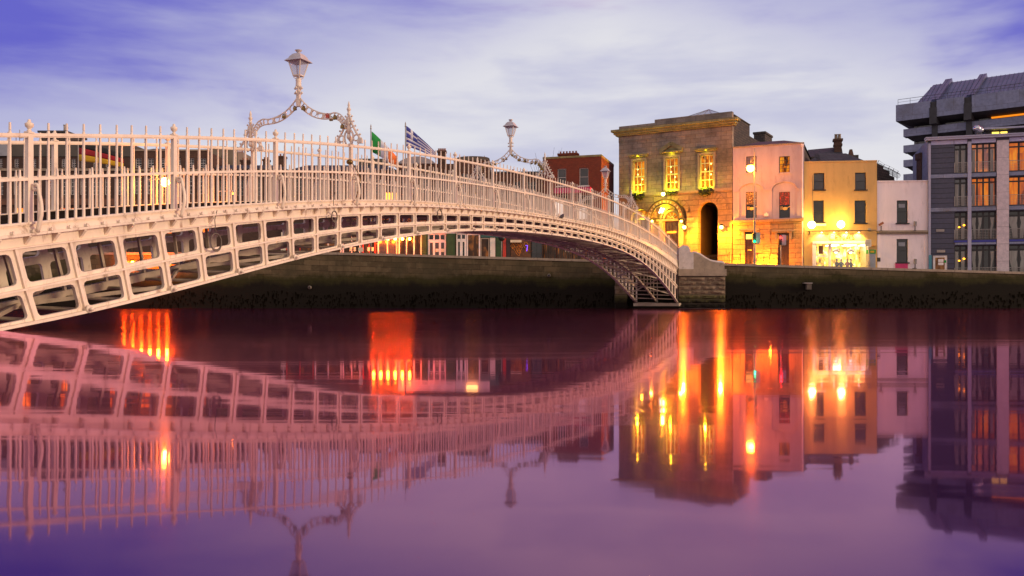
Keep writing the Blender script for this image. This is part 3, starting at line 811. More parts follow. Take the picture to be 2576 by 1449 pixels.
def lamp_arch(label):
    root = thing('lamp_arch', label, 'lamp', (0, 0, 0), group='arched lamps over the bridge deck')
    up = [(5, 243), (14, 255), (29, 270), (49, 282), (71, 288), (87, 286.5), (99, 292), (107, 302), (112, 312)]
    lo = [(3, 262), (13, 274), (33, 290), (56, 299), (83, 301), (94, 305), (100, 311), (105, 320), (108, 330)]

    def cm(p, n=40):         # smooth through points
        a = np.array(p, float); t_ = np.linspace(0, len(p) - 1, n); i = np.clip(t_.astype(int), 0, len(p) - 2); f = t_ - i
        g = lambda k: a[np.clip(k, 0, len(p) - 1)]
        p0, p1, p2, p3 = g(i - 1), g(i), g(i + 1), g(i + 2); f = f[:, None]
        return .5 * (2 * p1 + (p2 - p0) * f + (2 * p0 - 5 * p1 + 4 * p2 - p3) * f ** 2 + (3 * p1 - p0 - 3 * p2 + p3) * f ** 3)
    U = [(x * S_, (365 - y) * V_) for x, y in cm(up)]; L = [(x * S_, (365 - y) * V_) for x, y in cm(lo)]
    for sx_ in (1, -1):
        mb = MB()
        n = 12; holes = []
        for i in range(n):
            q = (i + .62) / (n + .4); k = q * 39; k0 = int(k); f = k - k0
            pu = [U[k0][j] * (1 - f) + U[min(39, k0 + 1)][j] * f for j in (0, 1)]; pl = [L[k0][j] * (1 - f) + L[min(39, k0 + 1)][j] * f for j in (0, 1)]
            c = ((pu[0] + pl[0]) / 2, (pu[1] + pl[1]) / 2)
            r_ = min(.46 * math.hypot(pu[0] - pl[0], pu[1] - pl[1]), .094)
            holes.append([(c[0] + r_ * math.cos(2 * math.pi * j / 12), c[1] + r_ * math.sin(2 * math.pi * j / 12)) for j in range(12)])
        mb.plate(U + L[::-1], holes, -.022, .022, lambda a, b, d: (a * sx_, d, b))
        mb.tube([(x * sx_, 0, z) for x, z in U], .022, 6); mb.tube([(x * sx_, 0, z) for x, z in L], .022, 6)
        mb.build('arched_arm', 'lamp_cream', root)
        # pinnacle where the arm meets the rail
        mb = MB(); cx_ = 1.925 * sx_
        mb.lathe([(.05, .28), (.075, .5), (.06, .62), (.09, .66), (.05, .70), (.045, .92), (.075, .95), (.04, .98), (.05, 1.06), (.075, 1.10), (.05, 1.15), (.03, 1.18), (.045, 1.22), (.012, 1.36)], (cx_, 0, 0), 8)
        for s2 in (1, -1):
            p = [(.40, .02), (.41, .16), (.30, .30), (.20, .48), (.11, .66), (.06, .86)]
            mb.tube([(cx_ + s2 * x, 0, z) for x, z in cm(p, 16)], .036, 6)
            p = [(.10, -.02), (.16, .16), (.14, .32), (.03, .48)]
            mb.tube([(cx_ + s2 * x, 0, z) for x, z in cm(p, 10)], .032, 6)
            mb.tube([(cx_ + s2 * (.27 + .10 * math.cos(a)), 0, .17 + .10 * math.sin(a)) for a in [R(q * 36) for q in range(10)]], .026, 6, closed=True)
            mb.tube([(cx_ + s2 * (.09 + .055 * math.cos(a)), 0, .56 + .06 * math.sin(a)) for a in [R(q * 45) for q in range(8)]], .02, 6, closed=True)
            for x, z in ((.42, .27), (.33, .42), (.25, .56), (.18, .71), (.12, .88), (.47, .13)):
                mb.ball((cx_ + s2 * x, 0, z), .034, 7)
            mb.box(cx_ + s2 * .42 - .09, cx_ + s2 * .42 + .09, -.05, .05, -.02, .10)
        mb.ball((cx_, 0, .22), .075, 8, 1.3)
        mb.build('scrolled_pinnacle', 'lamp_cream', root)
    zt = lambda y: (365 - y) * V_
    mb = MB()
    mb.box(-.055, .055, -.055, .055, zt(263), zt(228))
    mb.lathe([(.05, zt(232)), (.06, zt(226)), (.085, zt(224)), (.06, zt(221)), (.07, zt(214)), (.095, zt(213)), (.095, zt(211)), (.085, zt(200)), (.10, zt(198)), (.08, zt(196)), (.10, zt(193)), (.05, zt(191))], (0, 0, 0), 10)
    for z, r_ in ((zt(217), .13), (zt(229), .13)):
        for a in (0, 90, 180, 270): mb.ball((r_ * math.cos(R(a)), r_ * math.sin(R(a)), z), .04, 7)
    mb.build('column', 'lamp_cream', root)
    ln = MB(); rot = R(45)
    ln.lathe([(.225, zt(161)), (.25, zt(160)), (.25, zt(158.5)), (.225, zt(158))], (0, 0, 0), 4, rot, False)
    lantern = None
    mb = MB()     # frame: bottom ring, four corner bars, cradle
    b0, b1, z0, z1 = .175, .335, zt(186), zt(149)
    for a in range(4):
        p = [(b0 * math.cos(rot + a * math.pi / 2), b0 * math.sin(rot + a * math.pi / 2), z0), (b1 * math.cos(rot + a * math.pi / 2), b1 * math.sin(rot + a * math.pi / 2), z1)]
        mb.bar(p[0], p[1], .03)
        q = [(b0 * math.cos(rot + (a + 1) * math.pi / 2), b0 * math.sin(rot + (a + 1) * math.pi / 2), z0)]
        mb.bar(p[0], q[0], .04, .035)
        c_, s_ = math.cos(rot + a * math.pi / 2), math.sin(rot + a * math.pi / 2)
        mb.tube([(.16 * c_, .16 * s_, z0), (.15 * c_, .15 * s_, z0 - .06), (.09 * c_, .09 * s_, z0 - .105), (.03 * c_, .03 * s_, z0 - .12)], .014, 6)
    lantern = mb.build('lantern', 'lamp_cream', root)
    mb = MB(); mb.lathe([(b0 - .012, z0 + .012), (b1 - .016, z1)], (0, 0, 0), 4, rot, False); mb.build('lantern_glass', 'lamp_glass', lantern)
    mb = MB(); mb.lathe([(.32, z1 - .005), (.46, z1 - .03), (.47, z1 - .02), (.33, z1 + .075), (.29, z1 + .14), (.20, z1 + .22), (.09, z1 + .26)], (0, 0, 0), 4, rot, False)
    mb.lathe([(.06, z1 + .25), (.05, z1 + .28), (.07, z1 + .30), (.115, z1 + .345), (.12, z1 + .36), (.06, z1 + .38)], (0, 0, 0), 10)
    mb.build('lantern_roof', 'lantern_grey', lantern)
    return root


def seat_arch(o, Ynear):
    x, y, z = BP(Ynear, WD / 2, zc('rail', Ynear))
    o.location = (x, y, z); o.rotation_euler = (0, math.atan2(.030, 1) * 0, math.atan2(-NY, -NX))


LA = [28.62, 46.55, 64.3]
la = lamp_arch('largest arched lamp over the bridge, its pale lantern highest against the sky')
seat_arch(la, LA[0])
lb = copy_tree(la); lb['label'] = 'middle arched lamp hung with padlocks, between the largest lamp and the red brick house'; seat_arch(lb, LA[1])
lc = copy_tree(la); lc['label'] = 'smallest arched lamp near the far end of the bridge in front of the stone hall'; seat_arch(lc, LA[2])

pm = MB(); pm.box(-.055, .055, -.03, .03, -.10, 0); pm.tube([(.04 * math.cos(R(a)), 0, .045 * math.sin(R(a))) for a in range(0, 181, 30)], .014, 5)
plock = pm.build('padlock', 'lock_brass')
first = True
bpy.context.view_layer.update()
for root, spots, lab in ((la, [(.62, 1), (.70, 1), (.93, 1), (.97, 1), (.30, -1), (.08, -1), (.10, 1), (.24, 1)], 'brass padlock hooked on the arm of the largest arched lamp'),
                         (lb, [(q / 22, 1) for q in range(2, 23)] + [(q / 12, -1) for q in range(2, 12)], 'brass padlock in the crowd on the arms of the middle arched lamp')):
    for q, s_ in spots:
        x = [5, 14, 29, 49, 71, 87, 99, 107, 110][min(8, int(q * 8))] * S_ * s_
        x += random.uniform(-.04, .08) * s_
        z = (365 - np.interp(abs(x) / S_, [3, 13, 33, 56, 83, 94, 100, 108], [258, 269, 284, 294, 297, 300, 306, 325])) * V_ + random.uniform(-.05, .05)
        o = plock if first else plock.copy()
        if not first: COL.objects.link(o)
        first = False
        M = root.matrix_basis @ Matrix.Translation((x, random.choice((-.05, .05)), z)) @ Matrix.Rotation(random.uniform(-.5, .5), 4, 'Y')
        o.matrix_basis = M
        tag(o, lab, 'padlock', 'padlocks on the arched lamps')
o = plock.copy(); o.data = plock.data.copy(); o.data.materials[0] = MATS['lock_red']; COL.objects.link(o)
o.matrix_basis = la.matrix_basis @ Matrix.Translation((71 * S_, -.05, (365 - 291) * V_))
tag(o, 'red padlock on the right arm of the largest arched lamp', 'padlock', 'padlocks on the arched lamps')

# loops of cable left hanging on the girder
for px_, py_, r_, lab in ((527, 608, .20, 'large cable coil hanging in an upper opening left of the largest lamp'), (827, 544, .15, 'small cable coil hanging below the largest lamp'), (1094, 540, .20, 'cable coil hanging at the crown of the bridge, left of the middle lamp')):
    Y = Yx(px_); p = Vector(BP(Y, -.2, CZ + (HY - py_) / F * Y))
    mb = MB()
    for k in range(3):
        mb.tube([(UX * r_ * math.cos(R(a)) + k * .01, UY * r_ * math.cos(R(a)) + NX * .02 * k, (r_ + .015 * k) * math.sin(R(a)) - .01 * k) for a in range(0, 360, 20)], .014, 5, closed=True)
    mb.tube([(0, 0, r_), (-.03, .0, r_ + .35), (.02, .03, r_ + .6)], .012, 5)
    o = tag(mb.build('cable_coil', 'cable_grey'), lab, 'cable', 'cable coils on the bridge girder'); o.location = p
# a loose cord tied to the railing below the largest lamp
Y = Yx(872); mb = MB()
c0 = [(872, 408), (880, 415), (890, 432), (897, 452), (893, 475), (886, 500)]
p0 = Vector(BP(Yx(872), -.12, CZ + (HY - 408) / F * Yx(872)))
mb.tube([Vector(BP(Yx(a), -.14, CZ + (HY - b) / F * Yx(a))) - p0 for a, b in c0], .014, 5)
mb.ball((0, -.02, 0), .11, 8, .8)
o = tag(mb.build('tied_cord', 'lock_brass'), 'knotted cord dangling from the near railing under the largest lamp', 'cord'); o.location = p0
# bird on the cornice
Y = Yx(1406); p = Vector(BP(Y, -.17, zc('corn', Y) + .05))
mb = MB()
mb.tube([(UX * a, UY * a, z) for a, z in ((-.34, .12), (-.20, .13), (-.08, .15), (.06, .19), (.15, .24), (.20, .29), (.25, .29), (.31, .27))], [.02, .045, .085, .10, .075, .05, .045, .008], 9)
for s_ in (-1, 1): mb.tube([(NX * .03 * s_, NY * .03 * s_, .1), (NX * .03 * s_ + .01, NY * .03 * s_, 0)], .01, 5)
o = tag(mb.build('bird', 'feather'), 'black bird perched on the bridge cornice before the red brick house', 'bird'); o.location = p

# ---------------------------------------------------------------- stone pier that receives the bridge
PY = 80.3
pz = lambda y: CZ + (HY - y) / F * PY
pxx = lambda x: (x - CX) / F * PY
AO = Vector((pxx(1706), PY, 0))
pier = thing('stone_pier', 'pale rusticated stone pier with rounded pillar and curved parapet at the bridge end', 'pier', AO)
X0, X1 = pxx(1708), pxx(1826)
mb = MB()
z = -.8; zt_ = pz(694)
course = .41
i = 0
while z < zt_ - .05:
    z1 = min(z + course, zt_)
    x = X0 + (.0 if i % 2 else -.0); 
    cuts = [X0] + sorted(X0 + (X1 - X0) * min(.93, max(.07, f + random.uniform(-.07, .07))) for f in ((.33, .70) if i % 2 else (.18, .52, .84))) + [X1]
    for a, b in zip(cuts[:-1], cuts[1:]):
        d = random.uniform(.0, .10); e = .03
        mb.hexa([(a + .012, PY + .13, z + .02), (b - .012, PY + .13, z + .02), (b - .012, 83.1, z + .02), (a + .012, 83.1, z + .02), (a + .012, PY + .13, z1 - .02), (b - .012, PY + .13, z1 - .02), (b - .012, 83.1, z1 - .02), (a + .012, 83.1, z1 - .02)])
        # rock face, bulging
        o_ = [(a + .012, PY + .13, z + .02), (b - .012, PY + .13, z + .02), (b - .012, PY + .13, z1 - .02), (a + .012, PY + .13, z1 - .02)]
        n_ = 4
        vs = []
        for jj in range(n_ + 1):
            for ii in range(n_ + 1):
                s_, t_ = ii / n_, jj / n_
                edge = min(s_, 1 - s_, t_, 1 - t_)
                vs.append((a + .012 + (b - a - .024) * s_, PY + .13 - (-.04 if edge == 0 else .08 + d + random.uniform(-.06, .06)), z + .045 + (z1 - z - .09) * t_))
        mb.add(vs, [(jj * (n_ + 1) + ii, jj * (n_ + 1) + ii + 1, (jj + 1) * (n_ + 1) + ii + 1, (jj + 1) * (n_ + 1) + ii) for jj in range(n_) for ii in range(n_)])
    z += course; i += 1
mb.build('rock_faced_courses', 'pier_stone', pier, AO)
mb = MB(); mb.box(X0 + .02, X1 - .02, PY + .15, 83.05, -.9, zt_ - .02); mb.build('core', 'dark_stone', pier, AO)
mb = MB(); mb.box(X0 - .05, X1 + .05, PY - .06, 83.3, zt_, pz(677)); mb.build('string_band', 'stone_trim', pier, AO)
# parapet wing: high by the pillar, sweeping down to the quay coping
mb = MB(); pts = [(1744, 636), (1752, 637), (1762, 641), (1775, 650), (1788, 657), (1802, 660), (1818, 661), (1823, 664)]
zb_ = pz(677)
top = [(pxx(x), pz(y)) for x, y in pts]
mb.plate([(top[0][0], zb_ + .002)] + [(top[-1][0], zb_ + .002)] + top[::-1], [], PY + .05, PY + .55)
mb.build('curved_parapet', 'stone_trim', pier, AO)
mb = MB(); mb.tube([(a, PY + .30, b + .03) for a, b in top], .14, 8); mb.build('parapet_coping', 'pillar_stone', pier, AO)
mb = MB(); xa, xb = pxx(1708), pxx(1737)
r_ = (xb - xa) / 2
mb.plate([(xa, zb_ + .002), (xb, zb_ + .002)] + [((xa + xb) / 2 + r_ * math.cos(R(a)), pz(622) - .25 + .45 * math.sin(R(a))) for a in range(0, 181, 15)], [], PY + .02, PY + .95)
mb.build('pillar', 'pillar_stone', pier, AO)
mb = MB(); xa, xb = pxx(1737), pxx(1745); mb.box(xa, xb, PY + .04, PY + .8, zb_ + .002, pz(634)); mb.build('pilaster', 'pillar_stone', pier, AO)
# springing bench and far cheek under the bridge end
SO = Vector((pxx(1640), 81.6, 0))
bench = thing('bridge_abutment', 'dark weed covered abutment block under the bridge end, left of the stone pier', 'abutment', SO)
mb = MB()
Pn, Pf = Vector(BP(Y1B - .6, -.15, 0)), Vector(BP(Y1B - .6, WD + .2, 0))
zs = zc('bot', Y1B - .5) - .02
def slab(z0, z1, e):
    a, b = Pn + Vector((.0, -e, 0)), Pf + Vector((0, -e, 0))
    mb.hexa([(a.x, a.y, z0), (17.9, 82.9, z0), (17.9, 83.1, z0), (b.x, b.y, z0)] + [(a.x, a.y, z1), (17.9, 82.9, z1), (17.9, 83.1, z1), (b.x, b.y, z1)])
slab(zs - .28, zs, .25); mb.build('bearing_ledge', 'dull_cream', bench, SO)
mb = MB(); slab(-.9, zs - .28, .05); mb.build('abutment_core', 'pier_stone', bench, SO)
mb = MB(); xa, xb = (1548 - CX) / F * 82.6, (1577 - CX) / F * 82.6
z = -.8; i = 0
while z < ztop(xa) - .6:
    d = random.uniform(0, .12)
    mb.box(xa + random.uniform(-.04, .04), xb + random.uniform(-.04, .04), 82.3 - d, 83.1, z + .02, z + .40); z += .42
mb.build('rock_faced_courses', 'pier_stone', bench, SO)

# ---------------------------------------------------------------- facades


class Fac:
    """A building front between two frame columns at given distances; local x along the front, y inwards, z up."""
    def __init__(s, name, label, cat, x0, Y0, x1, Y1, group=None):
        s.A = Vector(((x0 - CX) / F * Y0, Y0)); B = Vector(((x1 - CX) / F * Y1, Y1))
        s.L = (B - s.A).length; s.u = (B - s.A) / s.L
        s.rz = math.atan2(s.u.y, s.u.x)
        s.zb = zground(max(s.A.x, B.x)) + .10
        s.o = thing(name, label, cat, (s.A.x, s.A.y, s.zb), s.rz, group)
        s.holes = []; s.name = name
    def pt(s, x, y, d=0.0):
        r = (x - CX) / F
        ax, ay = s.A.x - s.u.y * d, s.A.y + s.u.x * d
        k = (r * ay - ax) / (s.u.x - r * s.u.y)
        Y = ay + s.u.y * k
        return k, CZ + (HY - y) / F * Y - s.zb
    def x(s, x, d=0.0): return s.pt(x, 600, d)[0]
    def z(s, y, x=None, d=0.0):
        if x is None: x = CX + F * (s.A.x + s.u.x * s.L / 2) / (s.A.y + s.u.y * s.L / 2)
        return s.pt(x, y, d)[1]
    def rc(s, x0, y0, x1, y1):
        m = (x0 + x1) / 2
        return s.x(x0), s.z(y1, m), s.x(x1), s.z(y0, m)
    def world(s, k, d, z):
        return Vector((s.A.x + s.u.x * k - s.u.y * d, s.A.y + s.u.y * k + s.u.x * d, s.zb + z))
    def wall(s, mat, z0, z1, holes=None, name='front_wall', k0=0, k1=None, th=.35, y0=0.0):
        mb = MB(); k1 = s.L if k1 is None else k1
        mb.plate(rect(k0, z0, k1, z1), s.holes if holes is None else holes, y0, y0 + th)
        return mb.build(name, mat, s.o)
    def box(s, name, mat, k0, k1, d0, d1, z0, z1, parent=None):
        mb = MB(); mb.box(k0, k1, d0, d1, z0, z1); return mb.build(name, mat, parent or s.o)
    def body(s, mat, z1, depth=9, roof='roof_felt', z0=-.6, d0=.352):
        s.box('side_wall', mat, .003, s.L - .003, d0, depth, z0, z1)
        s.box('roof', roof, .05, s.L - .05, d0 + .05, depth - .05, z1, z1 + .06)
    def win(s, x0, y0, x1, y1, frame, pane, cols=1, rows=2, d=.16, sill=None, hole=True, fw=.07, bw=.035, sash=None, name='window'):
        a, b, c, e = s.rc(x0, y0, x1, y1)
        return s.winm(a, b, c, e, frame, pane, cols, rows, d, sill, hole, fw, bw, sash, name)
    def winm(s, a, b, c, e, frame, pane, cols=1, rows=2, d=.16, sill=None, hole=True, fw=.07, bw=.035, sash=None, name='window'):
        if hole: s.holes.append(rect(a, b, c, e))
        mb = MB(); f = .002
        mb.box(a + f, a + fw, d, d + .08, b + f, e - f); mb.box(c - fw, c - f, d, d + .08, b + f, e - f)
        mb.box(a + fw, c - fw, d, d + .08, b + f, b + fw); mb.box(a + fw, c - fw, d, d + .08, e - fw, e - f)
        for i in range(1, cols):
            x = a + (c - a) * i / cols; mb.box(x - bw / 2, x + bw / 2, d + .012, d + .07, b + fw, e - fw)
        for j in range(1, rows):
            z = b + (e - b) * j / rows; w = bw * (1.7 if sash and j == sash else 1)
            mb.box(a + fw, c - fw, d + .008, d + .072, z - w / 2, z + w / 2)
        wo = mb.build(name, frame, s.o)
        mb = MB(); mb.box(a + .02, c - .02, d + .05, d + .10, b + .02, e - .02); mb.build('pane', pane, wo)
        if sill:
            mb = MB(); mb.box(a - .12, c + .12, -.13, d, b - .13, b - .002); mb.build('sill', sill, wo)
        return wo


def foliage(parent, name, mat, c, r, n, sz=.09, squash=.7, droop=0.0):
    mb = MB()
    for i in range(n):
        d = Vector((random.gauss(0, 1), random.gauss(0, 1), random.gauss(0, 1))).normalized() * random.random() ** .45
        p = Vector(c) + Vector((d.x * r[0], d.y * r[1], d.z * r[2] - droop * abs(d.x)))
        a = Vector((random.uniform(-1, 1), random.uniform(-1, 1), random.uniform(-1, 1))).normalized() * sz * random.uniform(.6, 1.4)
        b = a.cross(Vector((random.uniform(-1, 1), random.uniform(-1, 1), 1))).normalized() * sz * .5
        mb.add([p - a, p + b, p + a, p - b], [(0, 1, 2, 3)])
    return mb.build(name, mat, parent)


def roof_box(fac, name, mat, k0, k1, d0, d1, z0, z1, inset, parent=None):
    """Hipped block."""
    mb = MB(); i = inset
    mb.hexa([(k0, d0, z0), (k1, d0, z0), (k1, d1, z0), (k0, d1, z0), (k0 + i, d0 + i, z1), (k1 - i, d0 + i, z1), (k1 - i, d1 - i, z1), (k0 + i, d1 - i, z1)])
    return mb.build(name, mat, parent or fac.o)


def chimney(fac, x0, y0, x1, y1, zbase, mat, d=2.0, pots=3, depth=.9, parent=None):
    k0, k1, z1 = fac.x(x0, d), fac.x(x1, d), fac.z(y0, (x0 + x1) / 2, d)
    mb = MB(); hp = .28
    mb.box(k0, k1, d, d + depth, zbase, z1 - hp - .22)
    mb.box(k0 - .08, k1 + .08, d - .08, d + depth + .08, z1 - hp - .22, z1 - hp)
    ch = mb.build('chimney', mat, parent or fac.o)
    for i in range(pots):
        x = k0 + (k1 - k0) * (i + .5) / pots
        mb = MB(); mb.lathe([(.10, 0), (.13, .04), (.10, .12), (.09, hp - .06), (.13, hp - .03), (.12, hp)], (x, d + depth / 2, z1 - hp), 8)
        mb.build('chimney_pot', 'terracotta', ch)
    return ch


# ---- left bank row behind the fence ---------------------------------------
f = Fac('brick_office', 'long dark brick office with grey attic band, farthest left behind the bridge railings', 'building', -70, 100, 330, 100)
for x in (-40, 0, 41, 85, 123, 160, 185, 209, 240, 271, 304):
    f.win(x - 6, 399, x + 6, 421, 'sash_white', 'pane_dark', 2, 4, sash=2)
    f.win(x - 8, 448, x + 8, 490, 'sash_white', 'pane_dark', 3, 4, sash=2)
for x in (-20, 55, 112, 170, 232, 296):
    f.win(x - 22, 522, x + 22, 588, 'door_dark', 'pane_orange' if x not in (112, 232) else 'pane_low', 3, 2, bw=.07)
zt = f.z(395)
f.wall('dark_brick', -.6, zt)
f.body('dark_brick', zt, 10)
f.box('attic', 'attic_grey', -.05, f.L + .05, -.04, 9.5, zt + .06, f.z(362))
f.box('string_course', 'stone_trim', 0, f.L, -.14, -.002, f.z(430), f.z(424))
f.box('shop_fascia', 'door_wood', 0, f.L, -.20, -.003, f.z(516), f.z(500))
pr = f.box('penthouse', 'rubble_dark', f.x(92), f.x(158), .8, 5, f.z(362) - .2, f.z(331))
f.box('penthouse_roof', 'roof_felt', f.x(88), f.x(162), .5, 5.4, f.z(331), f.z(326), pr)
mb = MB()
for x, y in ((149, 310), (155, 317)): mb.tube([(f.x(x), 1.2, f.z(330)), (f.x(x), 1.2, f.z(y))], .12, 8); mb.lathe([(.17, 0), (.17, .06)], (f.x(x), 1.2, f.z(y)), 8)
mb.build('flue', 'grey_metal', f.o)
mb = MB()
for x, y in ((28, 330), (37, 322), (55, 335)): mb.tube([(f.x(x), 1, f.z(362)), (f.x(x), 1, f.z(y))], .04, 5)
mb.ball((f.x(41), .9, f.z(341)), .28, 8, .5); mb.build('antenna', 'grey_metal', f.o)
f.box('plant_screen', 'lead_grey', f.x(-60), f.x(28), -.3, -.05, f.z(393), f.z(364))

f = Fac('brick_terrace', 'low brown brick terrace between the dark office and the beige block', 'building', 331, 100.4, 526, 100.4)
for x in (348, 379, 412, 446, 480, 510):
    f.win(x - 8, 398, x + 8, 422, 'sash_white', 'pane_dark', 2, 4, sash=2)
    f.win(x - 9, 446, x + 9, 488, 'sash_white', 'pane_dark', 3, 4, sash=2)
for x in (362, 415, 470, 508):
    f.win(x - 17, 522, x + 17, 588, 'door_dark', 'pane_orange' if x != 470 else 'pane_low', 2, 2, bw=.07)
zt = f.z(380)
f.wall('brown_brick', -.6, zt); f.body('brown_brick', zt - .1, 9)
f.box('parapet_coping', 'stone_trim', -.02, f.L + .02, -.10, .45, zt, zt + .18)
f.box('string_course', 'stone_trim', 0, f.L, -.12, -.002, f.z(431), f.z(426))
f.box('shop_fascia', 'door_wood', 0, f.L, -.18, -.003, f.z(516), f.z(502))
roof_box(f, 'pitched_roof', 'slate_roof', 0, f.L * .6, .5, 8, zt, f.z(366), 1.6)

f = Fac('beige_block', 'plain beige rendered block rising left of the largest lamp arch', 'building', 527, 106, 598, 106)
zt = f.z(374); f.win(556, 392, 566, 410, 'sash_dim', 'pane_grey', 1, 2); f.wall('beige_render', -.6, zt); f.body('beige_render', zt - .1, 8)
f.box('parapet_coping', 'attic_grey', -.05, f.L + .05, -.08, .5, zt, zt + .2)
f.box('roof_hut', 'attic_grey', f.x(538), f.x(560), 1, 4, zt, f.z(364))

f = Fac('chimney_house', 'dark brick house with three chimney stacks beneath the largest lamp arch', 'building', 528, 101, 720, 101)
for x in (560, 604, 648, 692):
    f.win(x - 9, 452, x + 9, 492, 'sash_dim', 'pane_dark', 2, 4, sash=2)
zt = f.z(424); f.wall('dark_brick', -.6, zt); f.body('dark_brick', zt - .1, 8)
roof_box(f, 'pitched_roof', 'slate_roof', 0, f.L, .2, 7.6, zt, f.z(411), 1.2)
for a, b, y in ((605, 632, 396), (661, 674, 394), (690, 716, 386)): chimney(f, a, y, b, 420, zt, 'brown_brick', 2.4)
f.box('shop_fascia', 'green_paint', 0, f.L, -.2, -.003, f.z(530), f.z(512))

f = Fac('long_roofed_terrace', 'long low dark terrace with slate roof behind the flagpoles', 'building', 721, 101, 1001, 101)
for x in (750, 800, 850, 900, 950):
    f.win(x - 9, 450, x + 9, 488, 'sash_dim', 'pane_dark', 2, 4, sash=2)
zt = f.z(428); f.wall('dark_brick', -.6, zt); f.body('dark_brick', zt - .1, 8)
roof_box(f, 'pitched_roof', 'slate_roof', 0, f.L, .2, 7.6, zt, f.z(409), 1.8)
f.box('roof_hut', 'attic_grey', f.x(890), f.x(960), 2.5, 5, zt, f.z(390))
f.box('lit_sign', 'lit_orange', f.x(972), f.x(998), -.35, -.12, f.z(502), f.z(486))
# shop units seen under the arch
zf = f.z(592)
for a, b, fr, pn in ((720, 790, 'red_paint', 'pane_low'), (792, 860, 'sash_white', 'pane_low'), (862, 908, 'shop_white', 'pane_low'), (912, 946, 'red_paint', 'pane_low'), (950, 1000, 'shop_white', 'pane_grey')):
    f.winm(f.x(a), -.3, f.x(b), zf, fr, pn, 2, 1, d=-.10, hole=False, fw=.16, bw=.14, name='shopfront')
f.box('shop_fascia', 'shutter_dark', 0, f.L, -.3, -.003, zf + .01, f.z(560))
mb = MB()
for x in (880, 890, 925, 935): mb.box(f.x(x), f.x(x + 6), -.16, -.12, f.z(632), f.z(622))
mb.build('notice', 'sign_cream', f.o)

f = Fac('dome_roofed_shop', 'shop with low curved grey roof and green pilasters between the flags and the middle lamp', 'building', 1002, 100.6, 1146, 100.6)
zt = f.z(412)
for x in (1030, 1070, 1115): f.win(x - 10, 440, x + 10, 484, 'sash_dim', 'pane_dark', 2, 4, sash=2)
f.wall('dark_brick', -.6, zt); f.body('dark_brick', zt - .1, 8)
mb = MB(); k0, k1 = f.x(1000), f.x(1096); n = 14
prof = [(k0 + (k1 - k0) * i / n, zt + .02 + (f.z(394) - zt) * math.sin(math.pi * i / n) ** .7) for i in range(n + 1)]
mb.plate(prof, [], -.1, 7); mb.build('curved_roof', 'lead_grey', f.o)
chimney(f, 1101, 372, 1121, 405, zt, 'brown_brick', 1.2, 4)
zf = f.z(588)
for a, b in ((1062, 1076), (1123, 1145)):
    mb = MB(); mb.box(f.x(a), f.x(b), -.32, -.02, -.3, zf); mb.box(f.x(a) + .15, f.x(b) - .15, -.37, -.32, -.3, zf - .1); mb.build('pilaster', 'green_paint', f.o)
f.box('shop_fascia', 'shop_white', 0, f.L, -.34, -.003, zf + .02, f.z(570))
f.winm(f.x(1003), -.3, f.x(1061), zf, 'shop_white', 'pane_low', 3, 1, d=-.12, hole=False, fw=.14, bw=.16, name='shopfront')
f.winm(f.x(1077), f.z(606), f.x(1122), zf, 'shop_white', 'pane_dark', 3, 1, d=-.14, hole=False, fw=.14, bw=.14, name='transom_window')
dw = f.winm(f.x(1077), -.3, f.x(1122), f.z(606) - .003, 'shop_white', 'pane_grey', 3, 1, d=-.14, hole=False, fw=.2, bw=.24, name='glazed_door')
mb = MB(); mb.box(f.x(1096), f.x(1104), -.20, -.16, f.z(634), f.z(626)); mb.box(f.x(1110), f.x(1118), -.20, -.16, f.z(634), f.z(626)); mb.build('door_notice', 'sign_cream', dw)

f = Fac('parapet_house', 'dark house with rounded parapet and antenna left of the middle lamp arch', 'building', 1147, 100.8, 1232, 100.8)
zt = f.z(404)
for x in (1170, 1208): f.win(x - 10, 436, x + 10, 480, 'sash_dim', 'pane_dark', 2, 4, sash=2)
f.wall('brown_brick', -.6, zt); f.body('brown_brick', zt - .1, 7)
mb = MB(); mb.plate([(0, zt), (f.L, zt)] + [(f.L / 2 + f.L / 2 * math.cos(R(a)), zt + .1 + (f.z(395) - zt) * math.sin(R(a)) ** .6) for a in range(0, 181, 12)], [], -.05, 3); mb.build('rounded_parapet', 'attic_grey', f.o)
mb = MB(); mb.tube([(f.x(1218), 1, zt), (f.x(1218), 1, f.z(388))], .04, 5); mb.build('antenna', 'grey_metal', f.o)
zf = f.z(588)
f.box('shop_fascia', 'shop_white', 0, f.L, -.3, -.003, zf + .02, f.z(570))
f.winm(f.x(1148), f.z(604), f.x(1173), zf, 'shop_white', 'pane_dark', 2, 1, d=-.14, hole=False, fw=.13, bw=.13, name='transom_window')
f.winm(f.x(1148), -.3, f.x(1173), f.z(604) - .003, 'shop_white', 'pane_dark', 2, 1, d=-.14, hole=False, fw=.2, bw=.3, name='glazed_door')
f.winm(f.x(1174), -.3, f.x(1208), zf, 'shop_white', 'pane_low', 1, 1, d=-.12, hole=False, fw=.15, name='shopfront')
f.winm(f.x(1209), -.3, f.x(1231), zf - .5, 'sash_dim', 'pane_low', 1, 1, d=-.12, hole=False, fw=.1, name='shopfront')
f.box('lit_sign', 'bulb_gold', f.x(1174), f.x(1202), -.5, -.36, f.z(577), f.z(574))

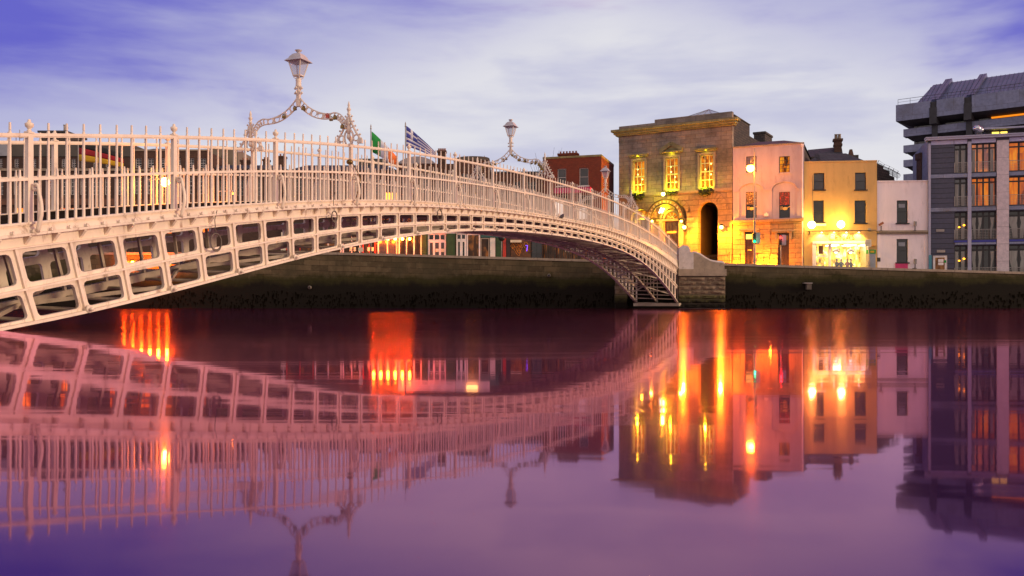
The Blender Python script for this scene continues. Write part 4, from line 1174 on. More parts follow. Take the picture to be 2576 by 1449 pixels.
f = Fac('dark_brick_row', 'long dark red brick row with flat roof just left of the red brick house', 'building', 1233, 101, 1366, 101)
zt = f.z(436)
for x in (1262, 1300, 1338): f.win(x - 10, 456, x + 10, 496, 'sash_dim', 'pane_dark', 2, 4, sash=2)
f.wall('brown_brick', -.6, zt); f.body('brown_brick', zt - .1, 8)
f.box('parapet_coping', 'roof_felt', -.02, f.L + .02, -.1, .5, zt, zt + .2)
for x in (1283, 1290): f.box('chimney_pot', 'terracotta', f.x(x - 2), f.x(x + 2), 1.5, 1.8, zt, f.z(421))
zf = f.z(592)
f.box('shop_sign', 'teal_sign', f.x(1210), f.x(1256), -.34, -.04, f.z(598), f.z(576))
for a, b, m_ in ((1233, 1246, 'sash_white'), (1248, 1262, 'green_paint'), (1265, 1273, 'red_paint'), (1274, 1284, 'door_dark')):
    f.box('pilaster', m_, f.x(a), f.x(b), -.26, -.003, -.3, f.z(600) if m_ == 'red_paint' else zf)
g_ = f.box('graffiti_panel', 'graffiti', f.x(1285), f.x(1335), -.12, -.003, -.3, f.z(590))
mb = MB()
for i in range(14):
    x, y = random.uniform(1289, 1331), random.uniform(612, 636); r_ = random.uniform(.12, .28)
    c_ = (f.x(x), f.z(y))
    mb.tube([(c_[0] + r_ * random.uniform(.7, 1.2) * math.cos(R(a)), -.135, c_[1] + r_ * 1.3 * math.sin(R(a)) + .05 * math.sin(a)) for a in range(0, random.choice((240, 300, 361)), 30)], .028, 5)
mb.build('graffiti_scrawl', 'graffiti_line', g_)
mb = MB(); mb.tube([(f.x(1322), -.16, f.z(618)), (f.x(1327), -.16, f.z(617)), (f.x(1325), -.16, f.z(632))], .05, 6); mb.build('neon_tube', 'neon_violet', f.o)
f.box('awning', 'sign_cream', f.x(1284), f.x(1312), -.9, -.13, f.z(611), f.z(605))
f.winm(f.x(1337), -.3, f.x(1364), f.z(596), 'black_metal', 'pane_dark', 2, 2, d=-.1, hole=False, name='shopfront')

# ---- red brick house --------------------------------------------------------
f = Fac('red_brick_house', 'red brick house with flat parapet and brick chimney, left of the stone hall', 'house', 1366, 101.5, 1513, 99.5)
zt = f.z(397)
for x0, y0, x1, y1 in ((1402, 424, 1424, 468), (1457, 422, 1480, 467)):
    f.win(x0, y0, x1, y1, 'sash_white', 'pane_grey', 1, 2, sill='sash_white', d=.2)
for x0, x1 in ((1395, 1428), (1452, 1488)):
    f.win(x0, 490, x1, 535, 'sash_dim', 'pane_low', 2, 2, d=.2)
f.wall('red_brick', -.6, zt); f.body('red_brick', zt - .05, 7.5)
f.box('parapet_coping', 'moss_trim', -.03, f.L + .03, -.06, .45, zt, zt + .22)
mb = MB(); mb.box(f.L - .45, f.L + .03, .45, 7.5, zt - .05, zt + .2); mb.build('side_coping', 'stone_trim', f.o)
chimney(f, 1404, 379, 1451, 396, zt - .05, 'red_brick', 2.0, 6)
f.box('awning', 'magenta_panel', f.x(1398), f.x(1488), -.7, -.003, f.z(486), f.z(474))
f.box('shop_fascia', 'shutter_dark', 0, f.L, -.25, -.003, f.z(600), f.z(575))
for a, b in ((1367, 1400), (1402, 1440), (1442, 1478), (1480, 1512)):
    f.winm(f.x(a), -.3, f.x(b), f.z(600) - .01, 'shutter_dark', 'pane_low', 6, 1, d=-.1, hole=False, bw=.09, name='shutter')
mb, run = letters('H.CONNELL', .62, lambda i, r, w: Matrix.Translation((f.x(1422) + r * .9, -.13, f.z(634))), .03); mb.build('shutter_lettering', 'sign_cream', f.o)
f.box('lit_window', 'lit_white', f.x(1398), f.x(1420), -.06, -.003, f.z(545), f.z(505))
f.box('lit_window', 'lit_white', f.x(1458), f.x(1476), -.06, -.003, f.z(552), f.z(520))
mb = MB()
for i in range(9):
    x = random.uniform(0, 2); mb.tube([(f.x(1345) + x, 5, f.z(436) - .2), (f.x(1345) + x + random.uniform(-.6, .6), 5, f.z(400) + random.uniform(-.5, 1))], [.05, .012], 5)
bt = thing('bare_tree', 'leafless thin branches showing behind the middle lamp arch', 'tree', f.world(f.x(1345), 5, -.5))
mb2 = MB(); base_ = (0, 0, 0); mb2.tube([(0, 0, 0), (.1, 0, 5), (.05, 0, 10)], [.22, .15, .09], 8); mb2.build('trunk', 'door_dark', bt)
mb2 = MB(); random.seed(11)
for i in range(26):
    a = random.uniform(0, 6.28); z0 = random.uniform(7.5, 10); r_ = random.uniform(.5, 2.2)
    p = [(.06, 0, z0), (r_ * .5 * math.cos(a), r_ * .3 * math.sin(a), z0 + 2.2), (r_ * math.cos(a), r_ * .6 * math.sin(a), z0 + random.uniform(3.5, 6.2))]
    mb2.tube(p, [.06, .035, .01], 5)
mb2.build('branches', 'door_dark', bt)

# ---- stone hall -------------------------------------------------------------
f = H = Fac('stone_hall', 'large grey stone hall with pediment windows and arched doorways lit yellow and orange', 'hall', 1557, 103.0, 1842, 96.3)
zs = f.z(481)          # string course level
ztop_ = f.z(346)       # under the cornice
wins = [(1592, 402, 1622, 484), (1674, 396, 1706, 480), (1760, 389, 1795, 477)]
wm = []
for x0, y0, x1, y1 in wins:
    a, b, c, e = f.rc(x0, y0, x1, y1); b = zs + .12; e = f.z(396)
    wm.append((a, b, c, e))
    w_ = f.winm(a, b, c, e, 'sash_yellow', 'pane_gold', 3, 4, d=.22, fw=.12, bw=.075, sash=2)
    mb = MB()
    for i in range(4): mb.ball((a + (c - a) * random.uniform(.25, .8), .30, b + (e - b) * (.25 + .16 * i)), .09, 8)
    mb.build('ceiling_lamp', 'bulb_warm', w_)
    # stone architrave
    mb = MB(); t_ = .22
    mb.plate([(a - t_, b - .05), (a, b - .05), (a, e), (c, e), (c, b - .05), (c + t_, b - .05), (c + t_, e + t_), (a - t_, e + t_)], [], -.10, -.002); mb.build('architrave', 'stone_trim', w_)
f.wall('hall_stone', zs, ztop_, th=.6)
for i, (a, b, c, e) in enumerate(wm):
    z = e + .55; mb = MB()
    if i == 1:
        mb.box(a - .55, c + .55, -.42, -.002, z, z + .16)
        ap = (a + c) / 2
        mb.bar((a - .58, -.22, z + .24), (ap, -.22, z + 1.02), .42, .18, up=(0, 1, 0)); mb.bar((c + .58, -.22, z + .24), (ap, -.22, z + 1.02), .42, .18, up=(0, 1, 0))
        mb.plate([(a - .4, z + .16), (c + .4, z + .16), (ap, z + .85)], [], -.10, -.002)
        mb.build('pediment', 'moss_trim', f.o)
    else:
        mb.box(a - .45, c + .45, -.40, -.002, z, z + .14); mb.box(a - .38, c + .38, -.30, -.002, z - .16, z)
        mb.build('window_hood', 'moss_trim', f.o)
f.box('frieze', 'hall_stone', -.02, f.L + .02, -.05, .6, ztop_, f.z(330))
mb = MB()
for d_, z0_, z1_ in ((.30, f.z(330), f.z(326)), (.48, f.z(326), f.z(320)), (.72, f.z(320), f.z(314))):
    mb.box(-d_, f.L + d_, -d_, .6, z0_ + .003, z1_)
mb.build('cornice', 'moss_trim', f.o)
zp = f.z(304)
f.box('parapet', 'hall_stone', .02, f.L - .02, -.02, .6, f.z(314) + .003, zp)
f.box('parapet_block', 'hall_stone', f.x(1647), f.L - .02, -.03, .62, zp, f.z(296))
zr_ = f.z(318)
f.box('side_wall', 'rubble_dark', .003, f.L - .003, .62, 20, zs + .1, zr_ - .6)
f.box('roof', 'roof_felt', .05, f.L - .05, .67, 19.9, zr_ - .6, zr_ - .54)
f.box('side_parapet', 'rubble_dark', f.L - .7, f.L - .01, .62, 7, zr_ - .6, f.z(303)); f.box('side_coping', 'dark_stone', f.L - .8, f.L + .08, .65, 7.1, f.z(303), f.z(301))
ck = MB(); ck.box(f.L - 1.4, f.L - .05, 14, 17.5, zr_ - .6, zr_ + .9); ck.box(f.L - 1.5, f.L + .05, 13.9, 17.6, zr_ + .9, zr_ + 1.15); ck.build('chimney', 'rubble_dark', f.o)
# glazed pyramid
mb = MB(); a, c = f.x(1722, 2.2), f.x(1815, 2.2); zq_ = f.z(292, 1770, 2.2)
mb.box(a, c, 2.2, 6.5, zr_ - .6, zq_); sk = mb.build('rooflight_curb', 'lead_grey', f.o)
mb = MB(); m_ = (a + c) / 2; zpk = f.z(277, 1775, 4.4); mb.add([(a - .1, 2.1, zq_), (c + .1, 2.1, zq_), (c + .1, 6.6, zq_), (a - .1, 6.6, zq_), (m_, 4.4, zpk)], [(0, 1, 2, 3), (0, 1, 4), (1, 2, 4), (2, 3, 4), (3, 0, 4)]); mb.build('rooflight', 'lamp_glass', sk)
mb = MB()
for t_ in (0, .25, .5, .75, 1.0): mb.tube([(a - .1 + (c - a + .2) * t_, 2.08, zq_ + .02), (m_, 4.38, zpk + .03)], .035, 5)
mb.build('glazing_bar', 'lead_grey', sk)
# ground storey with three arches
sp = f.z(549)
archs = []
cA, rA = f.x(1612), (f.x(1632) - f.x(1592)) / 2 * 1.25
cB, rB = f.x(1683), (f.x(1726) - f.x(1636)) / 2
cC, rC = f.x(1781.5), (f.x(1806) - f.x(1757)) / 2
spA, spB, spC = sp, sp, f.z(537)
holes = []
for c_, r_, s_ in ((cA, rA, spA), (cB, rB, spB), (cC, rC, spC)):
    holes.append([(c_ + r_, -.3)] + arc(c_, s_, r_, 0, 180, 20) + [(c_ - r_, -.3)])
f.wall('hall_base', -.5, zs - .002, holes, 'ground_storey', th=.85, y0=-.06)
f.box('string_course', 'stone_trim', -.05, f.L + .05, -.16, -.062, zs - .3, zs - .02)
f.box('impost_band', 'stone_trim', cB + rB + .05, cC - rC - .5, -.14, -.063, sp - .32, sp - .05)
for c_, r_, s_, w_ in ((cA, rA, spA, .75), (cB, rB, spB, .55), (cC, rC, spC, 1.2)):
    mb = MB(); n = 15
    for i in range(n):
        a0, a1 = R(2 + 176 * i / n + 1.0), R(2 + 176 * (i + 1) / n - 1.0)
        ro = r_ + w_
        mb.plate([(c_ + r_ * math.cos(a0), s_ + r_ * math.sin(a0)), (c_ + ro * math.cos(a0), s_ + ro * math.sin(a0)), (c_ + ro * math.cos(a1), s_ + ro * math.sin(a1)), (c_ + r_ * math.cos(a1), s_ + r_ * math.sin(a1))], [], -.13, -.062)
    mb.build('voussoir_ring', 'hall_base', f.o)
# left arch: lit yellow sash window set back
wl = f.winm(cA - rA * .75, -.2, cA + rA * .75, spA + .2, 'sash_yellow', 'pane_low', 3, 4, d=.45, hole=False, fw=.12, bw=.06, name='arched_window')
mb = MB(); mb.plate([(cA - rA * .75, spA + .22), (cA + rA * .75, spA + .22)] + arc(cA, spA + .22, rA * .72, 0, 180, 12), [], .48, .56); mb.build('fanlight', 'pane_gold', wl)
f.box('recess_wall', 'hall_base', cA - rA - .1, cA + rA + .1, .62, .80, -.3, spA + rA)
# centre arch: recess with niche, fanlight and door
mb = MB(); dr = (f.x(1707) - f.x(1673)) / 2; cD = f.x(1690, .6); rF = dr * .92
mb.plate(rect(cB - rB - .2, -.4, cB + rB + .2, sp + rB + .2), [[(cD + dr, -.3)] + [(cD + dr, sp - .25), (cD + dr, sp - .249)] + [(cD - dr, sp - .249), (cD - dr, -.3)], [(cD + rF, sp + .02)] + arc(cD, sp + .02, rF, 4, 176, 14) + [(cD - rF, sp + .02)]], .60, .78)
mb.build('recess_wall', 'hall_base', f.o)
mb = MB()
for r0, r1, d0, d1 in ((rF + .05, rF + .28, .46, .598), (rF + .40, rF + .62, .40, .597)):
    mb.plate(arc(cD, sp + .02, r1, 0, 180, 18) + arc(cD, sp + .02, r0, 180, 0, 18), [], d0, d1)
mb.build('arch_moulding', 'stone_trim', f.o)
fl = MB(); fl.plate([(cD + rF, sp + .02)] + arc(cD, sp + .02, rF, 4, 176, 14) + [(cD - rF, sp + .02)], [], .68, .74); fn = fl.build('fanlight', 'pane_gold', f.o)
mb = MB()
for a in (35, 70, 110, 145): mb.bar((cD + .1 * math.cos(R(a)), .65, sp + .05 + .1 * math.sin(R(a))), (cD + rF * math.cos(R(a)), .65, sp + .02 + rF * math.sin(R(a))), .05)
mb.tube([(cD + rF * .3 * math.cos(R(a)), .65, sp + .03 + rF * .3 * math.sin(R(a))) for a in range(0, 181, 20)], .035, 5)
mb.build('glazing_bar', 'sash_yellow', fn)
f.box('lintel', 'stone_trim', cD - dr - .9, cD + dr + .9, .18, .595, sp - .26, sp - .02)
for s_ in (-1, 1):
    mb = MB(); x = cD + s_ * (dr + .38)
    mb.box(x - .30, x + .30, .34, .595, -.3, sp - .27); mb.box(x - .24, x + .24, .20, .34, sp - 1.1, sp - .27); mb.box(x - .24, x + .24, .27, .34, sp - 1.5, sp - 1.1)
    mb.build('console_pilaster', 'stone_trim', f.o)
dw = f.winm(cD - dr, -.25, cD + dr, sp - .26, 'door_dark', 'pane_door', 2, 3, d=.63, hole=False, fw=.16, bw=.10, name='entrance_door')
mb = MB(); mb.box(cD - dr + .2, cD + dr - .2, 0.58, .62, sp - 1.62, sp - 1.42); mb.build('door_nameplate', 'emblem_gold', dw)
# right arch: open dark passage through the ground storey
mb = MB(); mb.box(.003, cC - rC - .52, .86, 20, -.6, zs + .097); mb.box(cC + rC + .52, f.L - .003, .86, 20, -.6, zs + .097); mb.box(cC - rC - .515, cC + rC + .515, .86, 20, spC + rC + .05, zs + .097); mb.build('side_wall', 'rubble_dark', f.o)
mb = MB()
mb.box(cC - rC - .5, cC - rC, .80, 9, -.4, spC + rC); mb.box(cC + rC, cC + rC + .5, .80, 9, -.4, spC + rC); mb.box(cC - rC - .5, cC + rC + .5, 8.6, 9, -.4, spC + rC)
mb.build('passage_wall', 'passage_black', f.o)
# arched sign over the entrance
ro, ri = rB * 1.02, rB * .78
cS = f.x(1675)
mb = MB(); mb.plate(arc(cS, sp, ro, 0, 180, 30) + arc(cS, sp, ri, 180, 0, 30), [], -.34, -.26); sg = mb.build('arched_sign', 'sign_gold', f.o)
mb = MB()
for r_ in (ro, ri): mb.tube([(cS + r_ * math.cos(R(a)), -.32, sp + r_ * math.sin(R(a))) for a in range(0, 181, 6)], .075, 6)
mb.box(cS - ro - .1, cS - ri + .1, -.40, -.22, sp - .28, sp - .02); mb.box(cS + ri - .1, cS + ro + .1, -.40, -.22, sp - .28, sp - .02)
mb.build('sign_rim', 'sign_black', sg)
rm = ri + (ro - ri) * .26; tot = math.pi * rm * .92; size = (ro - ri) * .62
_, run = letters('MERCHANTS ARCH', size, lambda i, r, w: Matrix.Identity(4))


def arc_place(i, r, w):
    ang = R(176) - (r + w * .45) / run * R(172)
    M = Matrix.Translation((cS + rm * math.cos(ang), -.36, sp + rm * math.sin(ang))) @ Matrix.Rotation(-(ang - math.pi / 2), 4, 'Y')
    return M @ Matrix.Translation((-w * .45, 0, 0))


mb, _ = letters('MERCHANTS ARCH', size, arc_place, .03); mb.build('sign_lettering', 'sign_cream', sg)


def wall_light(fac, x, y, mat, power, col, label, d=-.35, r_=.13, group='lit wall lamps on the facades', kind='wall_lamp'):
    k, z = fac.pt(x, y)
    t_ = thing(kind, label, 'lamp', fac.world(k, d, z), fac.rz, group)
    mb = MB(); mb.tube([(0, -d - .06, .12), (0, -d * .5, .20), (0, 0, .16)], .025, 6); mb.box(-.07, .07, -d - .10, -d - .06, .0, .24); mb.build('bracket', 'black_metal', t_)
    mb = MB(); mb.ball((0, 0, 0), r_, 10); mb.build('bulb', mat, t_)
    mb = MB(); mb.lathe([(r_ * 1.5, r_ * .7), (r_ * .5, r_ * 1.5), (.03, r_ * 1.6)], (0, 0, 0), 10); mb.build('shade', 'black_metal', t_)
    lamp(t_, (0, -.30, -.05), power, col, .15)
    return t_


ORG, GLD, LIM = (1.0, .27, .01), (1.0, .50, .03), (1.0, .90, .02)
wall_light(H, 1675, 490, 'bulb_lime', 340, LIM, 'bright round lamp above the arched sign of the stone hall', -.85, .22)
wall_light(H, 1643.5, 557, 'bulb_gold', 260, GLD, 'small lamp left of the hall entrance below the arched sign', -.4, .15)
wall_light(H, 1717, 557, 'bulb_gold', 260, GLD, 'small lamp right of the hall entrance below the arched sign', -.4, .15)
wall_light(H, 1728.5, 573, 'bulb_gold', 4600, ORG, 'bright lantern left of the dark arched passage', -.95, .22)
wall_light(H, 1821, 573, 'bulb_gold', 6500, ORG, 'bright lantern right of the dark arched passage', -.95, .22)
lamp(H.o, (cS - .3, .15, sp + rB * .55), 200, LIM, .15)
lamp(H.o, (cA, .35, spA + rA * .4), 130, LIM, .1)
lt = thing('strip_lamp', 'pair of white tube lamps inside the arched recess behind the sign', 'lamp', H.world(cB - rB * .52, .40, sp + rB * .40), H.rz)
mb = MB(); mb.bar((-.22, 0, -.15), (.05, 0, .45), .12); mb.bar((.10, 0, -.15), (.35, 0, .38), .12); mb.build('tube', 'shop_light', lt)
for i, (a, b, c, e) in enumerate(wm):
    p = (a + c) / 2
    lamp(H.o, (p, -.50, b + .1), 260, LIM, .1)
    lamp(H.o, (p, -.30, e + .42), 18, LIM, .1)
    t_ = thing('planter', ('overflowing green window planter on the left sill of the stone hall', 'small planter on the middle sill of the stone hall above the round lamp', 'overflowing window planter on the right sill of the stone hall above the passage')[i], 'planter', H.world(p, -.30, b - .20), H.rz, 'planters on the hall window sills')
    mb = MB(); mb.box(-.75, .75, -.2, .2, -.25, .0); mb.build('trough', 'black_metal', t_)
    s_ = .5 if i == 1 else 1
    foliage(t_, 'foliage', 'leaf', (0, -.1, -.25 * s_), (.95, .35, .55 * s_), int(420 * s_), .11)
# flower baskets by the entrance
for x, y, lab in ((1688, 641, 'round hanging basket of reddish flowers before the hall door'), (1712, 650, 'flower tub beside the right pilaster of the hall door')):
    k, z = H.pt(x, y); t_ = thing('flower_basket', lab, 'planter', H.world(k, -.6, z - .3), H.rz)
    mb = MB(); mb.lathe([(.1, -.3), (.3, -.15), (.36, .1)], (0, 0, 0), 10); mb.build('basket', 'terracotta', t_)
    foliage(t_, 'foliage', 'leaf', (0, 0, .3), (.45, .4, .4), 160, .10); foliage(t_, 'flowers', 'lock_red', (0, -.05, .38), (.45, .4, .4), 60, .08)


def railings(fac, x0, x1, name, label, d=-1.2, h=1.3, zb0=None, group=None):
    k0, k1 = fac.x(x0), fac.x(x1); zg = .0 if zb0 is None else zb0
    t_ = thing(name, label, 'railing', fac.world(k0, d, zg), fac.rz, group)
    mb = MB(); L = k1 - k0
    mb.box(0, L, -.02, .02, h - .16, h - .12); mb.box(0, L, -.02, .02, .1, .14)
    n = int(L / .16)
    for i in range(n + 1): mb.tube([(L * i / n, 0, 0), (L * i / n, 0, h - .06), (L * i / n, 0, h)], [.018, .018, .004], 5)
    mb.build('bars', 'black_metal', t_)
    mb = MB()
    for x in (0, L): mb.tube([(x, 0, 0), (x, 0, h + .12)], .04, 6); mb.ball((x, 0, h + .18), .07, 7)
    mb.build('end_post', 'black_metal', t_)


railings(H, 1758, 1842, 'iron_railing', 'black iron railing in front of the dark arched passage', zb0=.55)

# ---- pink house -------------------------------------------------------------
f = P = Fac('pink_house', 'pink rendered house with rusticated orange lit ground floor, right of the stone hall', 'house', 1843.5, 96.1, 2022, 93.3)
zt = f.z(367); zs = f.z(476); zc_ = f.z(552)
for x0, x1, pn in ((1877, 1903, 'pane_blush'), (1960, 1987, 'pane_gold')):
    f.win(x0, 393, x1, 434, 'sash_dark', pn, 3, 4, sash=2, sill='pink_render', d=.14, fw=.06)
pw = []
for x0, x1 in ((1876, 1903), (1959.5, 1987)):
    a, b, c, e = f.rc(x0, 482, x1, 548)
    # shallow arched recess
    cx_ = (a + c) / 2; r_ = (f.x(2005) - f.x(1943)) / 2
    pw.append((a, b, c, e, cx_, r_))
h_ = list(f.holes)
zspr = f.z(478)
for a, b, c, e, cx_, r_ in pw:
    h_.append([(cx_ + r_, zc_ + .02)] + [(cx_ + r_ * math.cos(R(q)), zspr + r_ * .62 * math.sin(R(q))) for q in range(0, 181, 10)] + [(cx_ - r_, zc_ + .02)])
f.wall('pink_render', zc_, zt, h_, th=.14)
f.wall('pink_render', zc_, zt, f.holes + [rect(a, b, c, e) for a, b, c, e, _, _ in pw], 'recess_wall', y0=.141, th=.3)
for i, (a, b, c, e, cx_, r_) in enumerate(pw):
    mb = MB(); mb.tube([(cx_ + (r_ + .05) * math.cos(R(q)), -.01, zspr + (r_ * .62 + .05) * math.sin(R(q))) for q in range(0, 181, 9)], .055, 6); mb.build('arch_moulding', 'pink_render', f.o)
    w_ = f.winm(a, b, c, e, 'sash_dark', 'pane_dark', 1, 2, d=.22, hole=False, fw=.06)
    m_ = b + (e - b) * .5
    po = f.box('poster', 'poster_red' if i else 'poster_gold', a + .06, c - .06, .20, .218, m_ + .02, e - .06, w_)
    mb = MB(); gx, gz = a + (c - a) * .55, b + (e - b) * .36
    mb.plate([(gx + .24 * math.cos(R(q)), gz + .19 * math.sin(R(q)) * (1 + .15 * math.cos(R(2 * q)))) for q in range(0, 360, 20)], [], .196, .214)
    mb.bar((gx + .15, .205, gz + .05), (gx + .52, .205, gz + .22), .06, .02, up=(0, 1, 0))
    for r3 in range(3):
        for c3 in range(3): mb.box(a + .12 + c3 * .09, a + .18 + c3 * .09, .198, .214, gz + .14 - r3 * .12, gz + .22 - r3 * .12)
    mb.build('guitar_emblem', 'emblem_gold', w_)
f.box('string_course', 'pink_render', 0, f.x(1858), -.10, -.002, zspr - .08, zspr + .06)
f.box('string_course', 'pink_render', f.x(1919), f.x(1942), -.10, -.002, zspr - .08, zspr + .06)
f.box('string_course', 'pink_render', f.x(2006), f.L, -.10, -.002, zspr - .08, zspr + .06)
f.box('shop_cornice', 'shop_rustic', -.02, f.L + .02, -.32, .3, zc_ - .30, zc_ - .003)
doors = []
for x0, x1, y0 in ((1873.5, 1899, 581), (1957, 1985, 584)):
    a, _, c, e = f.rc(x0, y0, x1, 660); doors.append((a, c, e))
hh = [rect(a, -.25, c, e) for a, c, e in doors]
f.wall('shop_rustic', -.5, zc_ - .31, hh, 'ground_storey', th=.45)
for i, (a, c, e) in enumerate(doors):
    w_ = f.winm(a, -.25, c, e, 'door_dark', 'door_dark', 2, 3, d=.22, hole=False, fw=.12, name='door')
    f.box('fanlight', 'fan_gold' if i == 0 else 'pane_low', a + .1, c - .1, .19, .215, e - .86, e - .34, w_)
    if i == 0: f.box('letter_plate', 'emblem_gold', a + .3, c - .35, .205, .219, e - 2.1, e - 2.0, w_)
    mb = MB(); mb.box(a - .55, c + .55, -.55, -.002, e + .06, e + .2); mb.box(a - .45, c + .45, -.35, -.002, e - .06, e + .06); mb.build('door_hood', 'stone_trim', f.o)
    for x in (a - .30, c + .05): f.box('hood_console', 'stone_trim', x, x + .25, -.22, -.002, e - .75, e - .06)
f.box('plinth', 'shop_rustic', f.x(1900.5), f.x(1956), -.10, -.002, -.4, f.z(638)); f.box('plinth', 'shop_rustic', f.x(1987), f.L, -.10, -.002, -.4, f.z(638))
mb = MB()
for a, c in ((1920, 1938), (1996, 2021)):
    z = .2; zmax = zc_ - .36
    while z < zmax - .3: mb.box(f.x(a), f.x(c), -.09, -.002, z + .02, min(z + .50, zmax)); z += .52
mb.build('rusticated_pier', 'shop_rustic', f.o)
f.body('rubble_dark', zt - .3, 12, d0=.45)
f.box('eaves', 'stone_trim', -.02, f.L + .03, -.10, .45, zt, zt + .14)
roof_box(f, 'hipped_roof', 'slate_roof', .1, f.L - .02, .2, 11.5, zt + .14, f.z(356, None, 2.4), 2.2)
mb = MB(); k, z = f.pt(1928, 541); mb.box(k - .22, k + .22, -.18, -.002, z - .14, z + .14); mb.lathe([(.05, .14), (.07, .18), (.05, .28)], (k, -.09, z), 8); mb.build('alarm_box', 'shop_white', f.o)
mb = MB(); mb.tube([(f.L - .12, -.09, zt - .1), (f.L - .12, -.09, .2)], .06, 8); mb.box(f.L - .24, f.L, -.2, -.002, zt - .3, zt - .05); mb.build('downpipe', 'shop_white', f.o)
lamp(f.o, (f.x(1912), -1.1, .9), 1100, ORG, .15); lamp(f.o, (f.x(1940), -1.1, .9), 1100, ORG, .15); lamp(f.o, (f.x(1852), -1.1, .9), 1000, ORG, .15)
for x, lab in ((1910, 'ground uplighter between the two doors of the pink house, nearer the street lamp'), (1936, 'ground uplighter between the two doors of the pink house, nearer the red signal')):
    k = f.x(x); t_ = thing('uplighter', lab, 'lamp', f.world(k, -.6, .45), f.rz, 'uplighters before the pink house')
    mb = MB(); mb.lathe([(.10, 0), (.14, .05), (.16, .3), (.10, .32)], (0, 0, 0), 8); mb.tube([(0, 0, -.5), (0, 0, 0)], .05, 6); mb.build('casing', 'black_metal', t_)
    mb = MB(); mb.lathe([(.09, .322), (.08, .34)], (0, 0, 0), 8); mb.build('lens', 'bulb_warm', t_)
railings(f, 1845, 1866, 'iron_railing', 'short black iron railing left of the first door of the pink house', zb0=.5)
railings(f, 1908, 1940, 'iron_railing', 'short black iron railing between the doors of the pink house', zb0=.5)

# ---- house behind with the tall chimney --------------------------------------
f = Fac('rear_chimney_house', 'dark slate roofed rear house with one tall banded chimney behind the yellow house', 'house', 2035, 104, 2160, 102.5)
f.wall('rubble_dark', -.6, f.z(392)); f.body('rubble_dark', f.z(392) - .1, 6)
mb = MB(); k0, k1 = 0, f.x(2122); mb.hexa([(k0, .4, f.z(392)), (k1, .4, f.z(392)), (k1, 5.5, f.z(392)), (k0, 5.5, f.z(392)), (k0, 2.7, f.z(374, None, 2.7)), (k1, 2.7, f.z(370, None, 2.7)), (k1, 3.2, f.z(370, None, 2.7)), (k0, 3.2, f.z(374, None, 2.7))]); mb.build('pitched_roof', 'slate_roof', f.o)
k0, k1 = f.x(2101), f.x(2120); zq_ = f.z(344); mb = MB()
mb.box(k0, k1, 1.4, 2.3, f.z(392), f.z(362)); mb.box(k0 - .08, k1 + .08, 1.32, 2.38, f.z(362), f.z(357)); mb.box(k0 - .02, k1 + .02, 1.38, 2.32, f.z(357), f.z(349)); mb.box(k0 - .14, k1 + .14, 1.26, 2.44, f.z(349), zq_)
ch = mb.build('chimney', 'brown_brick', f.o)
for t_ in (.27, .73):
    mb = MB(); mb.lathe([(.17, 0), (.19, .1), (.16, .5), (.2, .52), (.19, .6)], (k0 + (k1 - k0) * t_, 1.85, zq_), 8); mb.build('chimney_pot', 'stone_trim', ch)

# ---- yellow house with the bright shop -----------------------------------------
f = Yh = Fac('yellow_house', 'yellow rendered house above a brightly lit shopfront with round floodlights', 'house', 2023, 93.4, 2206, 92.5)
zt = f.z(408)
for x0, y0, x1, y1 in ((2047, 435, 2074, 477), (2151, 434, 2179, 477), (2046, 504, 2073, 559), (2150, 504, 2179, 561)):
    f.win(x0, y0, x1, y1, 'sash_dark', 'pane_grey' if y0 < 480 else 'pane_dark', 1, 2, d=.14, sill='sash_dark')
a, _, c, e = f.rc(2052, 613, 2181, 670)
f.holes.append(rect(a, -.3, c, e))
f.wall('yellow_render', -.5, zt)
mb = MB(); mb.plate(rect(-.02, zt, f.L + .02, zt + .14), [], -.06, .4); mb.build('parapet_coping', 'yellow_render', f.o)
# body with an open shop room at street level
mb = MB(); mb.box(.003, f.L - .003, .352, 9, e + .25, zt - .2); mb.box(.003, a - .3, .352, 9, -.6, e + .25); mb.box(c + .3, f.L - .003, .352, 9, -.6, e + .25); mb.build('side_wall', 'rubble_dark', f.o)
f.box('glowing_back_wall', 'shop_wall_glow', a - .29, c + .29, 3.6, 3.9, -.3, e + .24)  # wall emits by itself, standing in for the brightly lit interior
f.box('shop_floor', 'stone_trim', a - .29, c + .29, .36, 3.6, -.35, -.28)
f.box('shop_side_wall', 'sign_cream', a - .30, a - .25, .36, 3.6, -.28, e + .2); f.box('shop_side_wall', 'sign_cream', c + .25, c + .30, .36, 3.6, -.28, e + .2)
roof_box(f, 'slate_roof', 'slate_roof', .25, f.L - .6, .6, 8.5, zt, f.z(386, None, 2.5), 1.9)
mb = MB()
for x in (2062, 2071): mb.bar((f.x(x), .75, zt + .05), (f.x(x), 2.35, f.z(388, None, 2.4)), .05)
for q in range(6): mb.bar((f.x(2062), .85 + q * .28, zt + .25 + q * .20), (f.x(2071), .85 + q * .28, zt + .25 + q * .20), .04)
mb.build('roof_ladder', 'black_metal', f.o)
mb = MB(); k = f.x(2156); mb.hexa([(k - .3, 2.2, f.z(390)), (k + .3, 2.2, f.z(390)), (k + .3, 2.9, f.z(390)), (k - .3, 2.9, f.z(390)), (k - .12, 2.4, f.z(376, None, 2.4)), (k + .12, 2.4, f.z(376, None, 2.4)), (k + .12, 2.7, f.z(376, None, 2.4)), (k - .12, 2.7, f.z(376, None, 2.4))]); mb.build('ridge_stack', 'brown_brick', f.o)
